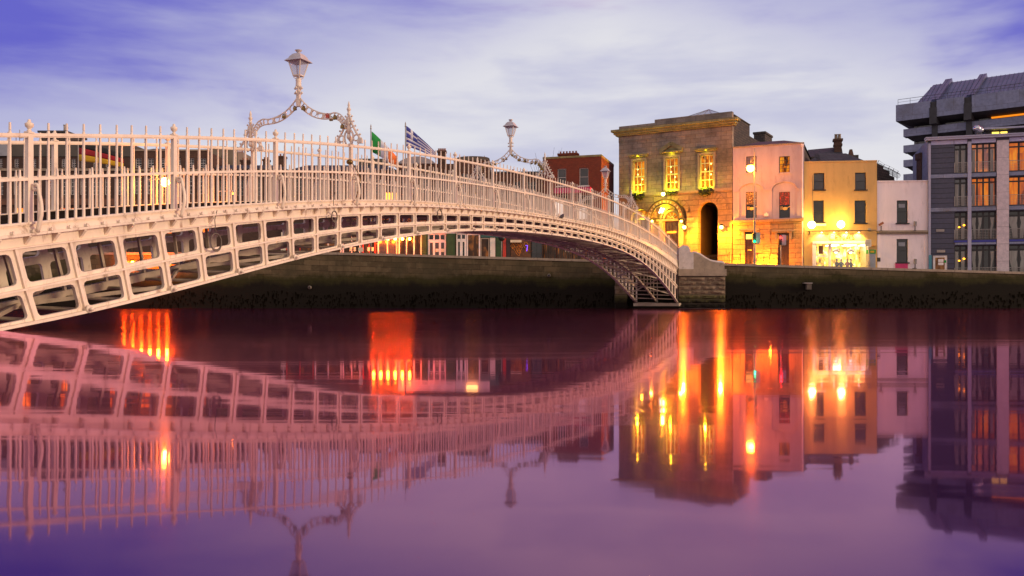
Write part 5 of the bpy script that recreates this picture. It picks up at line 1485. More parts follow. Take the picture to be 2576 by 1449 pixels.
# shop joinery
mb = MB(); k0, k1 = f.x(2043), f.x(2183); zh = f.z(607); zl = f.z(613)
mb.box(k0, k1, -.25, -.003, zl, zh); mb.box(k0, a, -.2, -.003, -.3, zl - .002); mb.box(c, k1, -.2, -.003, -.3, zl - .002)
xm = f.x(2088); mb.box(xm - .12, xm + .12, .05, .25, -.28, e); mb.box(a, xm - .12, .08, .2, e - 1.35, e - 1.2); mb.box(a, c, .06, .24, -.28, .1)
sf = mb.build('shopfront', 'shop_white', f.o)
mb = MB(); mb.box(a, xm - .12, .12, .14, e - 1.19, e); mb.box(f.x(2061), f.x(2070), .10, .119, e - .95, e - .25); 
mb2 = MB(); mb2.box(f.x(2060), f.x(2071), .095, .11, e - 1.05, e - .2); mb2.build('vent_panel', 'door_wood', sf)
gm = bpy.data.materials.new('shop_glass'); gm.use_nodes = True; t = NT(gm.node_tree); t.t.nodes.clear()
o_ = t.n('ShaderNodeOutputMaterial'); tr = t.n('ShaderNodeBsdfTransparent'); gl = t.n('ShaderNodeBsdfGlossy', i_Roughness=.05); mx = t.n('ShaderNodeMixShader', i_0=.10); t.l(tr, 0, mx, 1); t.l(gl, 0, mx, 2); t.l(mx, 0, o_, 0); MATS['shop_glass'] = gm
mb = MB(); mb.box(xm + .12, c, .14, .155, .1, e); mb.box(a, xm - .12, .14, .155, .1, e - 1.36); mb.box(a, xm - .12, .14, .155, e - 1.19, e); mb.build('pane', 'shop_glass', sf)
for x, r_ in ((2110, .42), (2147, .42)):
    k, z = f.pt(x, 632); mb = MB(); mb.lathe([(.02, .55), (.03, .35), (r_ * .6, .28), (r_, 0), (r_ * .96, -.02)], (k, 1.2, z), 12); pl = mb.build('pendant_shade', 'shop_white', f.o)
    mb = MB(); mb.ball((k, 1.2, z - .02), .16, 8); mb.build('bulb', 'shop_light', pl)
mb = MB()
for q in range(3): mb.box(a + 1.5 + q * 1.7, a + 2.6 + q * 1.7, .9, 2.4, e - .12, e - .04)
mb.build('ceiling_light', 'shop_light', f.o)
lamp(f.o, ((a + c) / 2, 1.8, e - .4), 260, (1.0, .62, .12), .4)
# signboard lettering and its spotlights
zs_ = f.z(604)
mb, run = letters('CENAS', 1.0, lambda i, r, w: Matrix.Identity(4))
kk = f.x(2084); sc_ = (f.x(2152) - kk) / run
mb, _ = letters('CENAS', 1.0 * sc_, lambda i, r, w: Matrix.Translation((kk + r * 1.0, -.03, zs_)), .04); mb.build('sign_lettering', 'door_wood', f.o)
f.box('light_rail', 'black_metal', f.x(2030), f.x(2189), -.42, -.36, f.z(582.5), f.z(581))
mb = MB()
for x in (2035, 2110, 2185): mb.box(f.x(x) - .03, f.x(x) + .03, -.36, -.002, f.z(582.5), f.z(581.2))
mb.build('rail_bracket', 'black_metal', f.o)
for i, x in enumerate((2064, 2095, 2126, 2157)):
    k, z = f.pt(x, 583.5)
    t_ = thing('sign_spotlight', ('leftmost', 'second from left', 'third from left', 'rightmost')[i] + ' of four small spotlights over the shop sign of the yellow house', 'lamp', f.world(k, -.55, z), f.rz, 'spotlights over the shop sign')
    mb = MB(); mb.lathe([(.05, .16), (.10, .12), (.14, 0), (.12, .0)], (0, 0, -.05), 8); mb.bar((0, .16, .12), (0, 0, .08), .04); mb.build('casing', 'black_metal', t_)
    mb = MB(); mb.ball((0, 0, -.06), .09, 8); mb.build('bulb', 'shop_light', t_)
    lamp(t_, (0, .05, -.22), 260, (1.0, .80, .25), .08, 125, (0, .75, -1.1))
for x, y, lab in ((2038, 567, 'round floodlight at the left edge of the yellow house'), (2111, 566, 'round floodlight in the middle of the yellow house above the shop sign')):
    k, z = f.pt(x, y); t_ = thing('floodlight', lab, 'lamp', f.world(k, -.75, z), f.rz, 'round floodlights on the yellow house')
    mb = MB(); mb.ball((0, 0, 0), .40, 14); mb.build('globe', 'flood', t_)
    mb = MB(); mb.tube([(0, .74, .35), (0, .4, .5), (0, .1, .45)], .04, 6); mb.box(-.10, .10, .70, .745, .2, .5); mb.lathe([(.15, .36), (.12, .46), (.03, .5)], (0, 0, 0), 10); mb.build('bracket', 'black_metal', t_)
    lamp(t_, (0, -.55, .1), 420, (1.0, .55, .08), .3); lamp(t_, (0, .2, .6), 70, (1.0, .6, .1), .2)
mb = MB(); mb.tube([(f.x(2044), -.03, f.z(440)), (f.x(2044), -.03, f.z(545)), (f.x(2041), -.03, f.z(562))], .025, 5); mb.tube([(f.x(2028), -.03, f.z(581)), (f.x(2120), -.03, f.z(579)), (f.x(2204), -.03, f.z(581))], .02, 5); mb.build('wall_cable', 'cable_grey', f.o)
f.box('name_plate', 'shop_white', f.x(2048), f.x(2078), -.08, -.003, f.z(568), f.z(562))
mb = MB(); k, z = f.pt(2196, 618); mb.lathe([(.3, -.02), (.3, .02)], (k, -.2, z), 12); mb.build('round_sign', 'emblem_gold', f.o)
mb = MB(); k, z = f.pt(2186, 577); mb.box(k - .15, k + .15, -.2, -.002, z - .1, z + .1); mb.build('meter_box', 'grey_metal', f.o)
mb = MB(); mb.bar((f.x(2033), -.5, f.z(590)), (f.x(2036), -.1, f.z(584)), .09); mb.build('camera_arm', 'black_metal', f.o)


def person(label, loc, rz, mat, hair=True):
    """Seated diner: one skinned body with hair and clothing."""
    V = [(0, 0, .50), (0, .0, .75), (0, .02, 1.0), (0, .02, 1.12), (0, .0, 1.30), (.20, .02, 1.0), (.28, -.06, .76), (.16, -.30, .74), (-.20, .02, 1.0), (-.28, -.06, .76), (-.16, -.30, .74), (.10, -.02, .48), (.13, -.42, .48), (.13, -.42, .06), (-.10, -.02, .48), (-.13, -.42, .48), (-.13, -.42, .06), (.13, -.56, .03), (-.13, -.56, .03)]
    Ed = [(0, 1), (1, 2), (2, 3), (3, 4), (2, 5), (5, 6), (6, 7), (2, 8), (8, 9), (9, 10), (0, 11), (11, 12), (12, 13), (0, 14), (14, 15), (15, 16), (13, 17), (16, 18)]
    Ra = [.15, .14, .15, .055, .10, .065, .05, .035, .065, .05, .035, .10, .075, .05, .10, .075, .05, .04, .04]
    me = bpy.data.meshes.new('person'); me.from_pydata([Vector(v) for v in V], Ed, [])
    o = bpy.data.objects.new('person', me); COL.objects.link(o)
    md = o.modifiers.new('skin', 'SKIN'); md.use_smooth_shade = True
    for i, r_ in enumerate(Ra): me.skin_vertices[0].data[i].radius = (r_, r_)
    me.skin_vertices[0].data[0].use_root = True
    o.modifiers.new('sub', 'SUBSURF').levels = 1
    me.materials.append(MATS[mat])
    o.location = loc; o.rotation_euler = (0, 0, rz)
    mb = MB(); mb.ball((0, 0, 1.30), .105, 10, 1.2); h = mb.build('head', 'skin', o)
    mb = MB(); mb.ball((0, .025, 1.345), .115, 10, 1.0); mb.build('hair', 'hair', o)
    return tag(o, label, 'person', 'diners in the lit shop window')


# seats are raised on the shop's window dais
for i, (x, d, mt, rz, lab) in enumerate(((2114, 1.5, 'cloth_dark', .6, 'person in dark clothes seated leftmost in the lit shop window'), (2127, 1.9, 'cloth_blue', -.3, 'person in blue clothes seated second in the lit shop window'), (2140, 1.4, 'cloth_red', -.9, 'person in red clothes seated third in the lit shop window'), (2152, 1.8, 'cloth_dark', .9, 'person in dark clothes seated rightmost in the lit shop window'))):
    k = f.x(x); person(lab, f.world(k, d, .28), f.rz + rz, mt)
    st = thing('stool', 'dark stool under the ' + ('leftmost', 'second', 'third', 'rightmost')[i] + ' diner in the lit shop window', 'stool', f.world(k, d, -.28), f.rz, 'stools in the lit shop')
    mb = MB(); mb.lathe([(.2, .94), (.2, 1.0)], (0, 0, 0), 10); mb.build('seat', 'door_wood', st)
    mb = MB()
    for a in range(4): mb.bar((.17 * math.cos(a * 1.57), .17 * math.sin(a * 1.57), 0), (.1 * math.cos(a * 1.57), .1 * math.sin(a * 1.57), .94), .04)
    mb.build('legs', 'door_wood', st)

# ---- white house -----------------------------------------------------------------
f = Wh = Fac('white_house', 'plain white two storey house with one window above the other, right of the yellow house', 'house', 2206.5, 92.6, 2335, 92.2)
zt = f.z(457)
for x0, y0, x1, y1 in ((2256, 504, 2284, 561), (2255.5, 601, 2284.5, 660)):
    w_ = f.win(x0, y0, x1, y1, 'sash_dark', 'pane_dark', 1, 2, d=.16, sill='sash_dark')
    a, b, c, e = f.rc(x0, y0, x1, y1); f.box('window_notice', 'lead_grey', a + .25, c - .25, .175, .20, e - .75, e - .35, w_)
f.wall('white_render', -.5, zt); f.body('white_render', zt - .1, 7)
f.box('parapet_coping', 'white_render', -.02, f.L + .02, -.08, .42, zt, zt + .12)
mb = MB(); mb.box(-.01, f.L + .01, -.30, -.003, f.z(585), f.z(580)); mb.box(-.01, f.L + .01, -.16, -.003, f.z(589), f.z(585) - .002); mb.build('string_course', 'stone_trim', f.o)
mb = MB(); mb.box(.0, .35, -.08, -.003, -.3, f.z(589) - .01); mb.box(f.L - .35, f.L, -.08, -.003, -.3, f.z(589) - .01); mb.build('corner_pilaster', 'white_render', f.o)
f.box('notice_board', 'sign_black', f.x(2205.5), f.x(2214), -.11, -.081, f.z(658), f.z(648))
f.box('banner', 'magenta_panel', f.x(2252), f.x(2283), -.10, -.003, f.z(676), f.z(662))
for x, y, lab in ((2214, 571, 'rusty floodlight on the ledge at the left of the white house'), (2299, 571, 'grey floodlight on the ledge at the right of the white house'), (2299, 665, 'grey floodlight low on the white house right of the lower window')):
    k, z = f.pt(x, y); t_ = thing('unlit_floodlight', lab, 'lamp', f.world(k, -.32, z), f.rz, 'unlit floodlights on the white house')
    mb = MB(); mb.bar((-.2, .0, .18), (.2, -.05, .42), .34, .22) if x < 2250 else mb.bar((0, 0, .05), (0, -.08, .55), .34, .2); mb.build('casing', 'grey_metal' if x > 2250 else 'terracotta', t_)
    mb = MB(); mb.tube([(0, .02, -.45), (0, -.02, .1)], .05, 6); mb.box(-.18, .18, .0, .30, -.45, -.40); mb.build('bracket', 'black_metal', t_)

# dark yard wall with razor wire behind the white house
f = Fac('yard_wall', 'dark stepped yard wall topped with razor wire, above the white house', 'wall', 2208, 97, 2262, 101)
mb = MB(); mb.plate([(0, -.5), (f.L, -.5), (f.L, f.z(452)), (f.x(2250), f.z(450)), (f.x(2250), f.z(442)), (f.x(2238), f.z(440)), (f.x(2238), f.z(430)), (f.x(2222), f.z(428)), (f.x(2222), f.z(422)), (0, f.z(418))], [], 0, .5); mb.build('stonework', 'rubble_dark', f.o)
mb = MB(); pp = []
for i, (x, y) in enumerate(((2212, 402), (2226, 412), (2239, 417), (2250, 423), (2261, 429))):
    k = f.x(x); zt_ = f.z(y, x); zb_ = f.z(min(452, 420 + (x - 2212) * .65), x)
    mb.tube([(k, .2, zb_), (k, .2, zt_ - .35), (k + .35, .2, zt_)], .035, 5); pp.append((k + .35, .2, zt_)); 
mb.build('wire_post', 'black_metal', f.o)
mb = MB(); mb.tube(pp, .012, 4); mb.tube([(a, b, c - .3) for a, b, c in pp], .012, 4)
pts = []
for i in range(160):
    q = i / 159 * (len(pp) - 1.001); j = int(q); t_ = q - j
    c_ = [pp[j][n] * (1 - t_) + pp[j + 1][n] * t_ for n in range(3)]
    pts.append((c_[0] + .1 * math.sin(i * .9), .2 + .28 * math.cos(i * .9), c_[2] - .55 + .28 * math.sin(i * .9)))
mb.tube(pts, .016, 4); mb.build('razor_wire', 'black_metal', f.o)
f = Fac('brown_chimney_stack', 'tall dark brown stack between the white house and the grey apartment block', 'chimney', 2316, 96, 2333, 96)
mb = MB(); mb.box(0, f.L, 0, 1, -.5, f.z(386)); mb.box(-.1, f.L * .6, -.1, 1.1, f.z(400), f.z(384)); mb.build('stack', 'brown_brick', f.o)

# ---- grey apartment block -----------------------------------------------------------
f = A_ = Fac('apartment_block', 'grey and lilac apartment block with tall windows, juliet railings and curtains at the right edge', 'apartment block', 2335, 92.0, 2680, 88.4)
zt = f.z(342, 2455)
zr = lambda y: f.z(y, 2455)
rows = [(361, 434), (447, 519), (532, 603), (617, 700)]
cols = [(2401, 2433, 2), (2444, 2506, 4), (2538, 2592, 2)]
cols += [(2600, 2650, 4)]
wl = []
lit = {(0, 1): 'pane_blush', (1, 1): 'pane_ember', (0, 2): 'pane_ember', (1, 2): 'pane_ember', (0, 0): 'pane_sky', (1, 0): 'pane_sky', (0, 3): 'pane_ember'}
for ri, (ya, yb) in enumerate(rows):
    for ci, (xa, xb, n) in enumerate(cols):
        a, c = f.x(xa), f.x(xb); b, e = zr(yb), zr(ya)
        if ri == 3: b = -.2
        pn = lit.get((ri, ci), 'pane_dark')
        w_ = f.winm(a, b, c, e, 'sash_dark', pn, n, 1, d=.30, fw=.10, bw=.17)
        f.box('transom', 'sash_dark', a + .1, c - .1, .29, .36, e - .55, e - .40, w_)
        # curtains stand behind the frame, in front of the dark room
        if pn == 'pane_dark' or ci < 2:
            mb = MB()
            pan = [(a + (c - a) * i / n, a + (c - a) * (i + 1) / n) for i in range(n)]
            for i, (p, q) in enumerate(pan):
                if n == 4 and i == 2 and ri > 1: continue
                if pn != 'pane_dark' and n == 4 and i in (1, 2): continue
                w = (q - p); p += .1; q -= .1
                tie = i % 2 == 0
                zt_, zb_ = e - .6, b + .12
                if ri > 1 and n > 1 and ci > 0:
                    zz = [(p, q, zt_), (p + (w * .12 if not tie else .0), q - (w * .12 if not tie else w * .1), zt_ - (zt_ - zb_) * .3), ((p + w * .2) if tie else p, q - (0 if tie else w * .35), zt_ - (zt_ - zb_) * .55), ((p + w * .35) if tie else p, q - (0 if tie else w * .5), zb_)]
                else: zz = [(p, q - w * .12, zt_), (p, q - w * .15, zb_)]
                vs = []
                for p_, q_, z_ in zz:
                    vs += [(p_ + (q_ - p_) * j / 8, .335 - (.018 if j % 2 else 0), z_) for j in range(9)]
                mb.add(vs, [(r_ * 9 + j, r_ * 9 + j + 1, r_ * 9 + j + 10, r_ * 9 + j + 9) for r_ in range(len(zz) - 1) for j in range(8)])
            mb.build('curtain', 'curtain', w_)
        if ri > 1 and ci == 0:
            mb = MB(); mb.ball((a + .5, .30, e - 1.55), .10, 8, .8); mb.ball((a + .95, .30, e - 1.35), .11, 8, .8); mb.build('table_lamp', 'lit_orange', w_)
        mb = MB(); zr0 = b + .05; zr1 = b + (e - b) * .36
        mb.box(a - .02, c + .02, -.10, -.05, zr1 - .03, zr1 + .02)
        for j in range(6): mb.box(a, c, -.08, -.065, zr0 + (zr1 - zr0) * j / 6, zr0 + (zr1 - zr0) * j / 6 + .016)
        m = max(6, int((c - a) / .14))
        for j in range(m + 1): mb.box(a + (c - a) * j / m - .007, a + (c - a) * j / m + .007, -.083, -.068, zr0, zr1)
        for x in (a, c): mb.box(x - .03, x + .03, -.10, -.05, zr0, zr1)
        mb.box(a, a + .03, -.06, .0, zr0, zr0 + .05); mb.box(c - .03, c, -.06, .0, zr0, zr0 + .05)
        mb.build('juliet_railing', 'grey_metal', f.o)
a, _, c, e = f.rc(2347, 642, 2382, 690)
dz = zr(641)
f.holes.append(rect(f.x(2347), -.25, f.x(2383), dz))
f.wall('slate_board', -.5, zt)
f.body('concrete_panel', zt - .1, 11)
mb = MB()
for xa, xb in ((2335, 2341), (2434, 2443), (2593, 2600)): mb.box(f.x(xa) + .0, f.x(xb), -.16, -.003, -.3, zr(356))
mb.box(0, f.x(2341), -.15, -.003, -.3, zr(356) - .01)
fr_ = mb.build('facade_post', 'frame_lilac', f.o)
for ya, yb in ((436, 445), (521, 530), (610, 615)):
    for ka, kb in ((f.x(2341 if ya < 600 else 2402) + .01, f.x(2434) - .01), (f.x(2443) + .01, f.x(2506)), (f.x(2538), f.x(2593) - .01), (f.x(2600) + .01, f.L)):
        f.box('floor_band', 'concrete_panel', ka, kb, -.12, -.003, zr(yb), zr(ya))
mb = MB()
for xa, xb in ((2400, 2433), (2444, 2505), (2539, 2592)): mb.box(f.x(xa), f.x(xb), -.14, -.003, zr(609), zr(604.5))
mb.build('blue_strip', 'blue_paint', f.o)
f.box('pillar', 'white_block', f.x(2507), f.x(2537), -.20, -.004, -.3, zr(356))
for xa, xb in ((2342, 2399), (2400, 2433), (2444, 2505), (2539, 2592), (2601, 2678)): f.box('spandrel_panel', 'band_lilac', f.x(xa), f.x(xb), -.05, -.004, zr(360), zr(350))
mb = MB(); mb.box(-.25, f.L + .2, -.45, .6, zr(349), zr(344)); mb.box(-.3, f.L + .25, -.52, .6, zr(344) + .002, zr(341)); mb.build('cornice', 'frame_lilac', f.o)
dw = f.winm(f.x(2347), -.25, f.x(2383), dz, 'shop_white', 'pane_door', 1, 1, d=.08, hole=False, fw=.22, name='entrance_door')
mb = MB(); k, z = f.pt(2367, 657); mb.box(k - .25, k + .25, .06, .08, z - .08, z + .22); mb.box(k - .25, k + .25, .06, .08, z - .40, z - .14); mb.build('door_notice', 'shop_white', dw)
mb = MB(); k, z = f.pt(2378, 657); mb.box(k - .1, k + .1, .06, .08, z - .15, z + .1); mb.build('exit_sign', 'flag_green', dw)
for x, y in ((2365, 580), (2367, 632)):
    k, z = f.pt(x, y); mb = MB(); mb.box(k - .38, k + .38, -.12, -.003, z - .13, z + .13); mb.build('bulkhead_light', 'grey_metal', f.o)
f.box('downpipe', 'teal_paint', f.x(2336), f.x(2343), -.2, -.161, -.3, zr(640))
# penthouse and steel vents on the roof
f.box('penthouse', 'roof_felt', f.x(2490), f.L, 2.2, 9, zt - .1, f.z(326, 2530, 2.2)); f.box('penthouse_eave', 'frame_lilac', f.x(2484), f.L + .1, 1.4, 9.5, f.z(326, 2530, 2.2), f.z(322, 2530, 2.2))
for a, c in ((2508, 2526), (2530, 2547)): f.box('lit_window', 'fan_gold', f.x(a), f.x(c), 2.12, 2.2, f.z(337.5, 2530, 2.2), f.z(331, 2530, 2.2))
for x, y, r_ in ((2458, 316, .30), (2466, 320, .26)):
    k = f.x(x, .95); mb = MB(); h = f.z(y, x, .95); mb.lathe([(r_ * .7, zt), (r_ * .7, h - .5), (r_ * 1.25, h - .48), (r_ * 1.25, h - .2), (r_ * .6, h)], (k, .95, 0), 12); mb.build('roof_vent', 'steel', f.o)

# ---- concrete office block ------------------------------------------------------------
f = O_ = Fac('office_block', 'brutalist concrete office block with stepped slabs and standing seam roof, behind the apartments', 'office block', 2258, 125, 2700, 112)
zo = lambda y, x=2300: f.z(y, x)
k0 = f.x(2272)
f.box('glazing', 'pane_blue', f.x(2292), f.L, 1.6, 14, 0, zo(268))
f.box('core', 'roof_felt', f.x(2296), f.L, 1.9, 13.7, zo(268), zo(262))
segs = [(2258, 2343), (2360, 2428), (2448, 2700)]
for a, c in segs:
    mb = MB(); ka, kc = f.x(a), f.x(c)
    z1, z0 = zo(262), zo(303)
    mb.box(ka, kc, -.9, .2, z0, z1)
    if a == 2258: mb.box(ka, ka + 1.2, .201, 13, z0, z1)
    mb.build('concrete_band', 'concrete_panel', f.o)
mb = MB(); z1 = zo(303)
vs = [(f.x(2258), -.9, z1), (f.L, -.9, z1), (f.L, 1.7, z1 - .6), (f.x(2288), 1.7, z1 - .6)]
mb.hexa([vs[0], vs[1], (f.L, 1.7, z1), (f.x(2258), 1.7, z1 - .01), (f.x(2276), .4, z1 - .35), (f.L, .4, z1 - .35), vs[2], vs[3]]); mb.build('soffit', 'roof_felt', f.o)
for ya, yb in ((322, 341), (363, 381), (400, 417), (436, 453), (474, 490)):
    mb = MB(); mb.box(k0, f.L, .1, 1.58, zo(yb), zo(ya)); mb.build('concrete_band', 'concrete_panel', f.o)
    mb = MB(); mb.hexa([(k0 + .2, .3, zo(yb) - .002), (f.L, .3, zo(yb) - .002), (f.L, 1.6, zo(yb) - .002), (k0 + .2, 1.6, zo(yb) - .002), (k0 + 1.0, 1.2, zo(yb) - .6), (f.L, 1.2, zo(yb) - .6), (f.L, 1.6, zo(yb) - .6), (k0 + 1.2, 1.6, zo(yb) - .6)]); mb.build('soffit', 'roof_felt', f.o)
for a, c in ((2343.5, 2359.5), (2428.5, 2447.5)):
    mb = MB(); ka, kc = f.x(a), f.x(c); m = (ka + kc) / 2
    mb.box(ka, kc, -.5, 1.5, zo(303), zo(264)); mb.box(m - .45, m + .45, -1.1, 1.5, zo(320), zo(280)); mb.box(m - .35, m + .35, -.2, 1.5, 0, zo(320)); mb.build('dark_pier', 'roof_felt', f.o)
# sloped metal roof with paired fins
zr0, zr1 = f.z(258, 2343, .6), f.z(213, 2352, 6.5)
kA, kB = f.x(2303, .6), f.x(2348, 6.5)
mb = MB(); mb.add([(kA, .6, zr0), (f.L, .6, zr0), (f.L, 6.5, zr1), (kB, 6.5, zr1), (kA, 13, zr0), (f.L, 13, zr0), (f.L, 7.5, zr1), (kB, 7.5, zr1)], [(0, 1, 2, 3), (4, 5, 6, 7), (0, 3, 7, 4), (1, 2, 6, 5), (3, 2, 6, 7), (0, 1, 5, 4)]); rf = mb.build('metal_roof', 'seam_roof', f.o)
mb = MB(); k = kA + .3
while k < f.L:
    t_ = min(1.0, (k - kA) / (kB - kA)); mb.bar((k, .6, zr0 + .04), (k, .6 + 5.9 * t_, zr0 + (zr1 - zr0) * t_ + .04), .05, .08); k += .55
mb.build('standing_seam', 'seam_roof', rf)
mb = MB()
for x in (2347, 2356, 2436, 2446):
    k = f.x(x); t_ = min(1.0, (k - kA) / (kB - kA)); mb.bar((k, .35, zr0 + .1), (k + .4, .6 + 6.1 * t_, zr0 + (zr1 - zr0) * t_ + .35), .42, .55)
mb.build('roof_fin', 'seam_roof', rf)
mb = MB(); mb.box(f.x(2262), f.L, -.7, -.66, zo(262) + .75, zo(262) + .80); mb.box(f.x(2262), f.L, -.7, -.66, zo(262) + .38, zo(262) + .41)
k = f.x(2262)
while k < f.L: mb.box(k, k + .04, -.7, -.66, zo(262), zo(262) + .8); k += 1.6
mb.build('roof_railing', 'black_metal', f.o)
za, zb_ = zo(322), zo(306)
f.box('lit_restaurant', 'pane_orange', f.x(2500), f.L, 1.50, 1.59, za + .6, za + 1.3); f.box('glowing_ceiling', 'lit_soft', f.x(2490), f.L, 1.0, 1.5, zb_ - .55, zb_ - .40)  # ceiling given its own glow in place of lamplight falling on it
mb = MB()
for i in range(9): mb.ball((f.x(2496 + i * 9 + random.uniform(-2, 2)), 1.30, za + random.uniform(.9, 1.4)), .10, 6)
for x in (2423, 2449): mb.ball((f.x(x), 1.3, za + .9), .13, 6)
mb.build('pendant_lamp', 'bulb_warm', f.o)
mb = MB()
for i in range(22):
    k = f.x(2300) + i * 3.0
    if k < f.L - .2:
        for ya, yb in ((303, 322), (341, 363), (381, 400), (417, 436), (453, 474)): mb.box(k, k + .12, 1.5, 1.598, zo(yb), zo(ya))
mb.build('mullion', 'black_metal', f.o)

# ---- flags -------------------------------------------------------------------------


def flagpole(name, px_, ytop, Y, label, group='flagpoles on the far quay'):
    X = (px_ - CX) / F * Y; zg = zground(X) + .13
    t_ = thing(name, label, 'flag', (X, Y, zg), 0, group)
    h = CZ + (HY - ytop) / F * Y - zg
    mb = MB(); mb.tube([(0, 0, 0), (0, 0, h * .5), (0, 0, h - .5)], [.075, .065, .05], 8); mb.lathe([(.05, h - .52), (.09, h - .44), (.04, h - .36), (.07, h - .25), (.01, h)], (0, 0, 0), 8); mb.build('pole', 'grey_metal', t_)
    return t_, h


def cloth(parent, name, mat, s0, s1, t0, t1, shape, n=14):
    """Patch of flag cloth between shares s along the fly and t down the hoist."""
    mb = MB(); vs = []
    for i in range(n + 1):
        for j in range(4):
            s_, t_ = s0 + (s1 - s0) * i / n, t0 + (t1 - t0) * j / 3
            vs.append(shape(s_, t_))
    mb.add(vs, [(i * 4 + j, i * 4 + j + 1, i * 4 + j + 5, i * 4 + j + 4) for i in range(n) for j in range(3)], True)
    o = mb.build(name, mat, parent)
    m = o.modifiers.new('thickness', 'SOLIDIFY'); m.thickness = .012; m.offset = 0
    return o


def wave(L, top, drop0, drop1, sag, amp=.22):
    return lambda s, t: (.07 + L * s, amp * math.sin(s * 7 + t) * s, top - sag * s ** 1.1 - (drop0 + (drop1 - drop0) * s) * t)


Y = 87; px2m = Y / F
t_, h = flagpole('flag', 197, 340, Y, 'black red and gold striped flag on a pole at the far left behind the railings')
sh = wave(110 * px2m, h - .5, 52 * px2m, 34 * px2m, 34 * px2m)
fc = cloth(t_, 'flag_cloth', 'flag_black', 0, 1, 0, .36, sh); cloth(fc, 'red_stripe', 'flag_red', 0, 1, .36, .68, sh); cloth(fc, 'gold_stripe', 'flag_gold', 0, 1, .68, 1, sh)
t_, h = flagpole('flag', 933, 312, Y, 'green white and orange flag on a pole right of the largest lamp')
sh = wave(62 * px2m, h - .72, 52 * px2m, 30 * px2m, 62 * px2m, .3)
fc = cloth(t_, 'flag_cloth', 'flag_green', 0, .36, 0, 1, sh); cloth(fc, 'white_stripe', 'flag_white', .36, .68, 0, 1, sh); cloth(fc, 'orange_stripe', 'flag_orange', .68, 1, 0, 1, sh)
t_, h = flagpole('flag', 1020, 306, Y, 'blue and white striped flag with a cross, streaming from the taller pole')
sh = wave(74 * px2m, h - .40, 52 * px2m, 16 * px2m, 66 * px2m, .3)
fc = None
for i in range(9):
    m_ = 'flag_navy' if i % 2 == 0 else 'flag_white'
    c_ = cloth(fc or t_, 'flag_cloth' if fc is None else 'stripe', m_, 0 if i > 4 else .38, 1, i / 9, (i + 1) / 9, sh); fc = fc or c_
for a, b, c, d, m_ in ((0, .15, 0, 2 / 9, 'flag_navy'), (.23, .38, 0, 2 / 9, 'flag_navy'), (.15, .23, 0, 5 / 9, 'flag_white'), (0, .15, 2 / 9, 3 / 9, 'flag_white'), (.23, .38, 2 / 9, 3 / 9, 'flag_white'), (0, .15, 3 / 9, 5 / 9, 'flag_navy'), (.23, .38, 3 / 9, 5 / 9, 'flag_navy')):
    cloth(fc, 'canton', m_, a, b, c, d, sh, 4)

# ---- street lamps and signals ---------------------------------------------------------


def street_lamp(px_, ylamp, ytop, Y, side, label, power=900, r_=.38):
    X = (px_ - CX) / F * Y; zg = zground(X) + .13
    zl = CZ + (HY - ylamp) / F * Y - zg; zt = CZ + (HY - ytop) / F * Y - zg
    t_ = thing('street_lamp', label, 'street lamp', (X, Y, zg), 0, 'lit street lamps on the far quay')
    mb = MB(); mb.lathe([(.22, 0), (.22, .3), (.15, .4), (.17, 1.1), (.12, 1.25), (.10, zl * .5), (.13, zl * .5 + .05), (.09, zl * .5 + .15), (.075, zl), (.05, zt - .5), (.08, zt - .45), (.03, zt - .3), (.06, zt - .2), (.01, zt)], (0, 0, 0), 10); mb.build('pole', 'grey_metal', t_)
    mb = MB(); d = .42 * side
    mb.tube([(0, 0, zl + .8), (d * .4, 0, zl + 1.15), (d * .95, 0, zl + 1.0), (d, 0, zl + .45)], .035, 6)
    mb.tube([(d * .45 + .16 * math.cos(R(a)), 0, zl + .75 + .16 * math.sin(R(a))) for a in range(0, 360, 36)], .02, 5, closed=True); mb.build('scroll_arm', 'grey_metal', t_)
    mb = MB(); mb.lathe([(.05, .48), (.14, .40), (.30, .27), (.28, .25)], (d, 0, zl), 10); mb.build('hood', 'grey_metal', t_)
    mb = MB(); mb.ball((d, 0, zl), r_, 12); mb.build('globe', 'bulb_orange', t_)
    lamp(t_, (d, -.5, zl - .15), power * .5, ORG, .25); lamp(t_, (d, .55, zl - .1), power * .5, ORG, .25)
    return t_


street_lamp(1898, 423, 372, 91.2, -1, 'lit orange street lamp on a slender pole before the pink house', 1300)
for px_, py_, n_, lab in ((366, 661, 6, 'added row of orange bulbs low on the quay wall, hidden behind the left girder'), (985, 601, 6, 'added row of orange bulbs under the shop awnings, hidden behind the bridge below the flags')):
    Y_ = 82.6 if px_ < 500 else 98.6
    p = PX(px_, py_, Y_); t_ = thing('added_lamp_row', lab, 'lamp', p, 0, 'added rows of orange bulbs behind the bridge')  # bulbs hidden by the girder, added to throw orange streaks on the river
    mb = MB(); mb.bar((-2.2, .22, .16), (2.2, .22, .16), .06)
    for q in range(n_): mb.bar((-2 + q * .8, .22, .16), (-2 + q * .8, 0, .14), .03)
    for x in (-2, 2): mb.bar((x, .22, .16), (x, .42, .16), .04)
    mb.build('rail', 'black_metal', t_)
    for q in range(n_):
        mb = MB(); mb.ball((-2 + q * .8, 0, 0), .15, 8); mb.build('bulb', 'strip_orange', t_)
